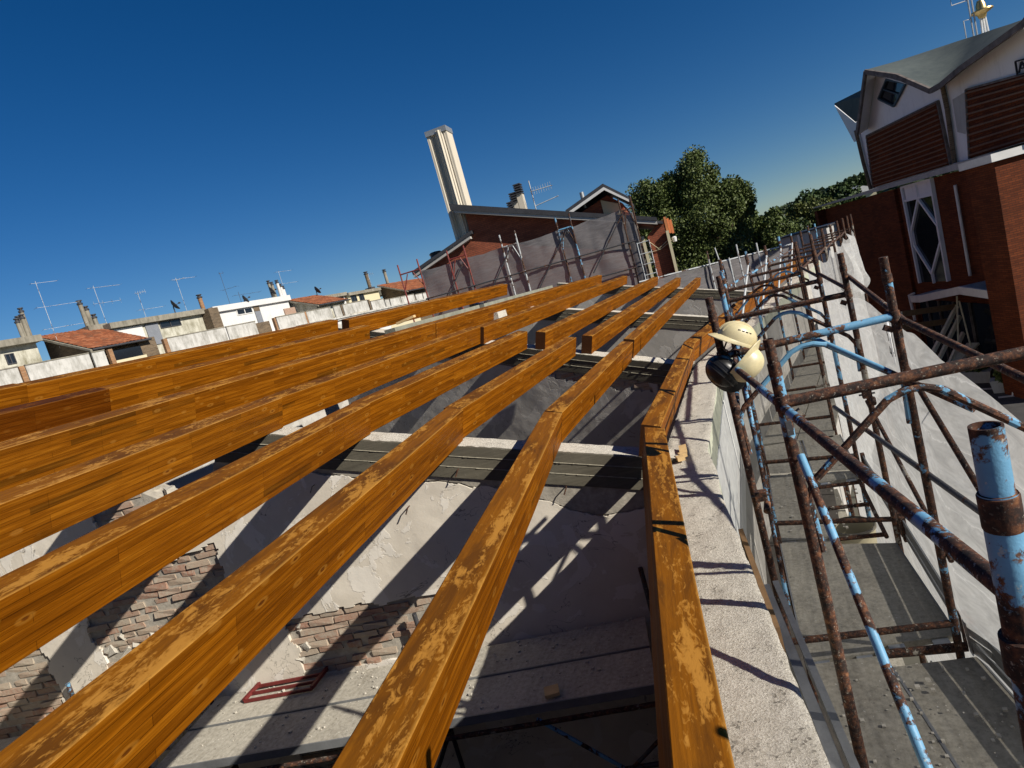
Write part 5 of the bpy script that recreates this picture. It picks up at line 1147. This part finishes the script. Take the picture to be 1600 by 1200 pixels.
# low grey net along the far end
net_sheet('grey_net', 'low grey net strip along the far end of the site', [(-3.7, 24.3, -.72, -4), (-2.2, 24.9, -.74, -4), (-.6, 25.7, -.80, -4), (.7, 26.4, -.85, -4), (1.6, 26.9, -.90, -4)], 'netg', 14, 41, .03, .04)
rail('pale scaffold tube along the top of the low grey net', (-3.8, 24.2, -.68), (1.7, 26.85, -.86), 'pipew', .03, 'tubes around the low grey net', 7)
for k, (x, y, h) in enumerate(((-1.25, 25.2, .35), (-.55, 25.5, -.1), (.5, 26.1, .15), (-.2, 25.6, .3))):
    rail('thin upright tube standing in the low grey net, %s from the beams' % ORD[k], (x, y, -4), (x - .0, y, -.6 + h), 'pipew', .03, 'tubes around the low grey net', 7, 'upright_tube', 'tube')
rail('slanting prop in front of the low grey net', (-.95, 25.2, -.2), (-.75, 25.2, -2.0), 'pipew', .025, 'tubes around the low grey net', 7, 'upright_tube', 'tube')
sh = thing('grey_shed', 'grey cabin at the far end of the walkway', 'cabin', (2.2, 25.4, GZ)); m = MB(); m.prism([(1.35, 27.2, -3), (2.95, 26.5, -3), (3.6, 29, -3), (2.0, 29.5, -3)], (0, 0, 2.42)); part(sh, 'wall', m, 'slab')
m = MB(); m.prism([(1.25, 27.15, -.575), (3.0, 26.4, -.575), (3.7, 29.1, -.575), (1.95, 29.6, -.575)], (0, 0, .06)); part(sh, 'roof', m, 'darkmetal')
for q in (.28, .42): m = MB(); c = Vector((1.35, 27.2, 0)).lerp(Vector((2.95, 26.5, 0)), q); m.box((c.x - .01, c.y - .03, -1.0), (.03, -.013, 0), (.01, .02, 0), (0, 0, .42)); part(sh, 'corner_strip', m, 'fasciaw')
# ================================================================== CHURCH ON THE RIGHT
CA = R_(-13.3); cd = Vector((math.sin(CA), math.cos(CA), 0)); ce = Vector((cd.y, -cd.x, 0)); UC = 15.5
def CP(s, z, out=0.0): return cd * s + ce * (UC - out) + UP * z      # out>0 stands in front of the facade
ct = thing('church', 'large dark brick church with folded roof and white gables', 'church', CP(34, GZ))
m = MB(); m.prism([CP(25.8, GZ), CP(43.4, GZ), CP(43.4, .12), CP(25.8, .12)], ce * 14); part(ct, 'brick_wall', m, 'rbrick')
m = MB(); m.prism([CP(43.45, GZ, -.02), CP(43.0, GZ, -.02), CP(43.0, .15, -.02), CP(43.45, .15, -.02)], -ce * .5); part(ct, 'corner_pier', m, 'rbrick')
m = MB(); m.prism([CP(33.6, GZ, 0), CP(36.2, GZ, 0), CP(36.2, .13, 0), CP(33.6, .13, 0)], -ce * .16); part(ct, 'brick_pilaster', m, 'rbrick')
m = MB(); m.prism([CP(25.6, .14, .35), CP(43.9, .36, .35), CP(43.9, .44, .35), CP(25.6, .42, .35)], ce * 15); part(ct, 'ledge', m, 'slab')
# projecting block, end face in the sun
m = MB(); m.prism([CP(24.0, GZ, 1.3), CP(25.6, GZ, 1.3), CP(25.6, .06, 1.3), CP(24.0, .06, 1.3)], ce * 9); part(ct, 'brick_block', m, 'rbrick')
m = MB(); m.prism([CP(23.85, .07, 1.45), CP(25.75, .07, 1.45), CP(25.75, .34, 1.45), CP(23.85, .34, 1.45)], ce * 9); part(ct, 'block_ledge', m, 'fasciaw')
# white upper storey with brick louvre panels
up_poly = [(36.3, .45), (36.5, 3.62), (34.4, 5.85), (29.3, 3.55), (28.3, 3.50), (25.4, 4.0), (23.65, 4.15), (23.65, .43)]
m = MB(); m.prism([CP(s, z) for s, z in up_poly], ce * 8); part(ct, 'upper_wall', m, 'shadewhite')
def louvres(pan, n, label):
    (s0b, s0t, s1b, s1t, z0a, z1a, z0b, z1b) = pan
    b = MB(); b.prism([CP(s0b, z0a, .02), CP(s1b, z0b, .02), CP(s1t, z1b, .02), CP(s0t, z1a, .02)], -ce * .05); o = part(ct, 'louvre_panel', b, 'rbrick')
    for k in range(n):
        f = (k + .5) / n; g = .13 / n
        sl = MB(); L = lambda ff, side: (CP(s0b + (s0t - s0b) * ff - .06, z0a + (z1a - z0a) * ff, .07) if side == 0 else CP(s1b + (s1t - s1b) * ff + .06, z0b + (z1b - z0b) * ff, .07))
        sl.prism([L(f - g, 0), L(f - g, 1), L(f + g, 1), L(f + g, 0)], -ce * .10); part(o, 'slat', sl, 'louvre')
    e = MB()
    for (p, q) in (((s0b, z0a), (s0t, z1a)), ((s1b, z0b), (s1t, z1b)), ((s0t, z1a), (s1t, z1b))): e.bar(CP(p[0], p[1], .06), CP(q[0], q[1], .06), .12, .07)
    part(o, 'edge_trim', e, 'roofedge')
louvres((35.8, 35.45, 28.75, 28.9, .50, 3.10, .46, 3.05), 13, '')
louvres((27.45, 26.95, 23.7, 23.7, .45, 2.95, .45, 2.55), 10, '')
m = MB(); m.path([CP(28.3, 3.55, .12), CP(28.25, 2.6, .12), CP(28.38, .46, .12)], .09, 8); part(ct, 'drainpipe', m, 'bbrick')
m = MB(); m.path([CP(36.35, 3.6, .15), CP(36.2, 1.9, .15), CP(35.95, .46, .15)], .09, 8); part(ct, 'drainpipe', m, 'bbrick')
m = MB(); m.path([CP(28.62, -.4, .12), CP(28.68, -4.2, .12)], .06, 8); part(ct, 'drainpipe', m, 'fasciaw')
# grey patches of bare render
for poly in ([(28.0, 2.85), (27.2, 2.9), (27.05, 2.2), (27.55, 1.4), (28.05, 1.6)], [(27.45, 1.15), (27.2, 1.2), (27.3, .8), (27.5, .85)]):
    m = MB(); m.prism([CP(s, z, .012) for s, z in poly], -ce * .004); part(ct, 'bare_render', m, 'slab')
# diamond window under the gable
dm = [CP(32.5, 5.02, .03), CP(30.95, 4.40, .03), CP(32.3, 3.75, .03), CP(33.55, 4.44, .03)]
m = MB(); m.prism(dm, ce * .2); w = part(ct, 'diamond_window', m, 'glass')
m = MB()
for a, b in zip(dm, dm[1:] + dm[:1]): m.bar(a - ce * .05, b - ce * .05, .09, .08)
m.bar((dm[1] + dm[2]) / 2 - ce * .04, (dm[0] + dm[3]) / 2 - ce * .04, .05, .05); part(w, 'frame', m, 'bluedoor')
# folded roof: front edge rises and falls, sheets run back from it
front = [(s * .952, z * .952) for s, z in [(36.6, 3.5), (34.45, 6.05), (31.7, 4.98), (29.35, 3.66), (28.6, 3.66), (27.2, 3.86), (25.4, 4.0), (23.6, 4.14), (21.8, 4.9)]]
back = [(38.6, 5.3), (36.9, 6.42), (34.4, 6.02), (32.2, 5.66), (31.0, 5.45), (29.9, 5.28), (28.8, 5.09), (27.6, 4.92), (26.0, 5.3)]
m = MB(); 
for (s, z), (s2, z2) in zip(front, back):
    for k in range(9):
        f = k / 8; p = CP(s, z, .75).lerp(CP(s2, z2, -3.0), f); p.z -= .22 * math.sin(f * PI) if 30 > s > 22.5 else 0; m.v.append(tuple(p))
nF = len(front)
for i in range(nF - 1):
    for k in range(8): a = i * 9 + k; m.f.append((a, a + 1, a + 10, a + 9))
m.smooth = False; rf = part(ct, 'folded_roof', m, 'roofgreen', True)
m = MB()
for (a, b) in zip(front[:-1], front[1:]):
    p, q = CP(a[0], a[1] - .08, .76), CP(b[0], b[1] - .08, .76); m.bar(p, q, .10, .20)
part(rf, 'roof_edge', m, 'roofedge')
m = MB(); m.prism([CP(34.85, 3.2, .7), CP(32.8, 5.6, .7), CP(35.8, 6.0, -2.8), CP(37.6, 4.2, -2.8)], UP * .05); m.prism([CP(32.8, 5.62, .7), CP(27.95, 3.36, .7), CP(28.4, 3.5, -.1), CP(33.6, 5.75, -.1)], UP * .04); part(rf, 'soffit', m, 'shadewhite')
# second fold behind, at the left
m = MB(); m.prism([CP(46.1, 6.55, -3), CP(43.6, 4.8, -3), CP(38.5, 5.3, -3.4), CP(40.0, 6.3, -4)], UP * .08); part(rf, 'rear_fold', m, 'roofgreen')
m = MB(); m.prism([CP(46.1, 6.5, -2.98), CP(44.3, 3.72, -2.98), CP(40.5, 3.7, -3.05), CP(40.5, 5.0, -3.05), CP(43.6, 4.78, -2.98)], ce * .12); part(rf, 'rear_soffit', m, 'shadewhite')
m = MB(); m.prism([CP(37.2, .45, -3.2), CP(42.4, .45, -3.2), CP(43.0, 4.6, -3.2), CP(37.2, 5.2, -3.2)], ce * 5); part(ct, 'rear_wall', m, 'shadewhite')
# tall window with diamond mullions
wd = [(32.9, .13), (30.35, .13), (30.42, -4.45), (32.88, -4.55)]
m = MB(); m.prism([CP(s, z, .03) for s, z in wd], -ce * .01); wi = part(ct, 'tall_window', m, 'glass')
m = MB(); B_ = lambda a, b, w=.16: m.bar(CP(a[0], a[1], .08), CP(b[0], b[1], .08), w, .10)
B_(wd[0], wd[3]); B_(wd[1], wd[2]); B_((32.9, .1), (30.4, .1)); B_((32.9, -.55), (30.4, -.55), .10)
md = 31.65
B_((md, .1), (md, -.6), .12); B_((md, -.6), (32.75, -2.0), .12); B_((32.75, -2.0), (32.75, -2.7), .12); B_((32.75, -2.7), (md, -4.1), .12); B_((md, -4.1), (30.5, -2.7), .12); B_((30.5, -2.7), (30.5, -1.9), .12); B_((30.5, -1.9), (md, -.6), .12); B_((md, -4.1), (md, -4.55), .14)
part(wi, 'mullion', m, 'shadewhite')
m = MB(); m.prism([CP(32.8, .08, .05), CP(md + .05, .08, .05), CP(md + .05, -.5, .05), CP(32.8, -.5, .05)], -ce * .01); m.prism([CP(md - .05, .08, .05), CP(30.45, .08, .05), CP(30.45, -.5, .05), CP(md - .05, -.5, .05)], -ce * .01); part(wi, 'white_panel', m, 'shadewhite')
# canopy with zigzag fascia
cn = [(s * .92, z * .92) for s, z in [(34.3, -5.27), (33.4, -5.24), (29.9, -4.74), (27.1, -4.93)]]
m = MB()
for a, b in zip(cn[:-1], cn[1:]): m.prism([CP(a[0], a[1] - .3, 1.25), CP(b[0], b[1] - .3, 1.25), CP(b[0], b[1] + .02, 1.25), CP(a[0], a[1] + .02, 1.25)], ce * .1)
m.prism([CP(24.93, -4.84, 1.25), CP(24.83, -4.84, 1.25), CP(24.83, -4.52, 1.25), CP(24.93, -4.52, 1.25)], ce * 1.2); cno = part(ct, 'canopy', m, 'fasciaw')
m = MB()
for a, b in zip(cn[:-1], cn[1:]): m.prism([CP(a[0], a[1] - .02, 1.15), CP(b[0], b[1] - .02, 1.15), CP(b[0], b[1] - .02, 0), CP(a[0], a[1] - .02, 0)], UP * -.12)
part(cno, 'canopy_roof', m, 'slab')
m = MB(); m.path([CP(32.5, -6.2, .8), CP(32.6, -4.95, .8), CP(32.1, -4.85, .8)], .06, 6); part(ct, 'canopy_post', m, 'fasciaw')
m = MB(); m.prism([CP(33.4, GZ, .03), CP(27.8, GZ, .03), CP(27.8, -5.4, .03), CP(33.4, -5.4, .03)], -ce * .01); ent = part(ct, 'entrance_glazing', m, 'glass')
m = MB()
for s in (29.2, 30.4, 31.6, 32.6): m.bar(CP(s, GZ, .08), CP(s, -5.4, .08), .08, .08)
part(ent, 'door_frame', m, 'roofedge')
# letter sign: a white framed box with one letter in view
bs = thing('letter_sign', 'small dark framed letter sign high on the white church gable', 'sign', CP(23.9, 2.85, .1)); m = MB()
for p, q in (((24.12, 2.62), (24.12, 3.06)), ((23.4, 2.52), (23.4, 2.95)), ((24.12, 3.06), (23.4, 2.95)), ((24.12, 2.62), (23.4, 2.52))): m.bar(CP(p[0], p[1], .1), CP(q[0], q[1], .1), .05, .05)
part(bs, 'frame', m, 'ink'); m = MB()
for p, q in (((24.03, 2.66), (23.85, 2.96)), ((23.85, 2.96), (23.62, 2.62)), ((23.95, 2.77), (23.72, 2.74))): m.bar(CP(p[0], p[1], .1), CP(q[0], q[1], .1), .05, .05)
part(bs, 'letter', m, 'ink')
# bell lantern and mast on the roof
bl = thing('bell_lantern', 'brass hat shaped lantern on slim pale legs on the church roof', 'lantern', (13.62, 42.5, 6.4)); cL = Vector((13.85, 42.7, 0)); m = MB(); m.lathe(cL, [(.0, 7.45), (.16, 7.5), (.22, 7.68), (.52, 7.82), (.50, 7.88), (.24, 7.92), (.22, 8.15), (.14, 8.38), (0, 8.42)], 18); part(bl, 'bell', m, 'gold')
for dx in (-.12, .02, .16): m = MB(); m.tube(cL + Vector((dx * 1.3, dx * .5, 5.9)), cL + Vector((dx * .8, dx * .3, 7.5)), .05, 7); part(bl, 'leg', m, 'fasciaw')
ms = thing('cross_mast', 'slim twin tube mast with square loops beside the brass lantern', 'mast', (13.3, 42.4, 6.2))
for dx in (-.09, .09): m = MB(); m.tube((13.35 + dx, 42.45 + dx * .4, 5.9), (13.35 + dx, 42.45 + dx * .4, 9.6), .04, 7); part(ms, 'tube', m, 'steel')
m = MB()
for (z0, z1, x0, x1) in ((8.55, 8.95, -.85, -.09), (6.3, 7.6, -.45, -.09)): m.path([(13.35 + x1, 42.45, z1), (13.35 + x0, 42.3, z1), (13.35 + x0, 42.3, z0), (13.35 + x1, 42.45, z0)], .03, 6)
part(ms, 'loop', m, 'steel')
# ================================================================== STREET THINGS BELOW
def planter(label, c, az, seed):
    c = Vector((c[0], c[1], GZ)); dx = Vector((math.cos(az), math.sin(az), 0)); dy = Vector((-dx.y, dx.x, 0)); t = thing('planter', label, 'planter', c, 'concrete planters in the car park')
    m = MB(); lo = [c + dx * x * .48 + dy * y * .24 for x, y in ((-1, -1), (1, -1), (1, 1), (-1, 1))]; hi = [c + UP * .5 + dx * x * .56 + dy * y * .30 for x, y in ((-1, -1), (1, -1), (1, 1), (-1, 1))]
    m.add(lo + hi, [(0, 1, 5, 4), (1, 2, 6, 5), (2, 3, 7, 6), (3, 0, 4, 7), (4, 5, 6, 7)]); part(t, 'tub', m, 'slab')
    part(t, 'shrub', leaf_cloud(crown_blobs((c.x, c.y, GZ + .62), (.42, .25, .12), 10, .16, seed), 90, .045, seed), 'leaf', False)
planter('concrete planter with low hedge farther along the dark car park', (7.75, 30.5, 0), -.55, 51); planter('concrete planter with low hedge nearer the lamp post', (8.2, 28.5, 0), -.35, 52)
for k, (x, y, w, l, a) in enumerate(((7.55, 29.3, .10, .75, -.55), (7.95, 27.75, .10, .7, -.2))):
    m = MB(); m.box((x, y, GZ + .010), (math.cos(a) * l / 2, math.sin(a) * l / 2, 0), (-math.sin(a) * w, math.cos(a) * w, 0), (0, 0, .002)); struct(raw('painted_marking', m, 'mark', None, (x, y, GZ)))
lp = thing('street_lamp', 'pale blue lamp post with flat disc head before the church entrance', 'street lamp', (9.75, 31.9, GZ)); m = MB(); m.tube((9.75, 31.9, GZ), (9.75, 31.9, -4.75), .11, 10, .085); part(lp, 'pole', m, 'pipew'); m = MB(); m.lathe((9.75, 31.9, 0), [(.06, -4.76), (.09, -4.5), (.2, -4.42), (.08, -4.35), (.06, -4.2)], 12); part(lp, 'neck', m, 'black'); m = MB(); m.lathe((9.75, 31.9, 0), [(0, -4.2), (.42, -4.18), (.42, -4.13), (0, -4.08)], 18); part(lp, 'disc_head', m, 'slab')
ab = thing('sign_stand', 'leaning pale A-frame stand at the edge of the car park', 'stand', (8.5, 27.4, GZ))
for p, q in (((8.02, 27.7, GZ), (8.42, 27.9, GZ + 1.35)), ((8.75, 27.6, GZ), (8.42, 27.9, GZ + 1.35))): m = MB(); m.bar(p, q, .05, .05); part(ab, 'leg', m, 'fasciaw')
wf = thing('timber_trestle', 'pale timber trestle of slanting boards behind the outer rail', 'trestle', (7, 31, GZ))
def at_(x, y, z): return Vector((x, y, z))
bo = [((6.27, 30.47, -7.06), (7.83, 31.88, -5.41)), ((6.36, 30.44, -7.5), (7.86, 31.83, -5.87)), ((6.74, 30.57, -7.8), (7.84, 31.72, -6.59))]
for p, q in bo: m = MB(); m.bar(p, q, .10, .17); part(wf, 'board', m, 'oldwood')
m = MB(); m.bar((6.95, 30.65, -7.62), (8.14, 31.76, -7.15), .5, .10); part(wf, 'tread', m, 'oldwood')
for p, q in (((5.46, 30.42, -5.01), (7.72, 31.84, -5.41)), ((5.42, 30.32, -5.57), (7.5, 31.67, -5.95))): m = MB(); m.bar(p, q, .08, .24); part(wf, 'cross_board', m, 'brownwood')
for a, b in (((7.77, 31.38, -4.92), (7.3, 31.33, GZ)), ((7.82, 31.37, -5.13), (8.1, 31.72, GZ)), ((6.3, 30.45, -6.9), (6.2, 30.4, GZ)), ((5.5, 30.4, -4.9), (5.45, 30.4, GZ))): m = MB(); m.bar(a, b, .05, .05); part(wf, 'post', m, 'oldwood')
cb = MB(); cb.path([(1.42, 4.6, -1.45), (1.5, 4.35, -1.05), (1.56, 4.0, -.82)], .004, 5); tag(raw('cable', cb, 'pipew', None, (1.42, 4.6, -1.45)), 'thin pale cable looping behind the outer rail', 'cable')
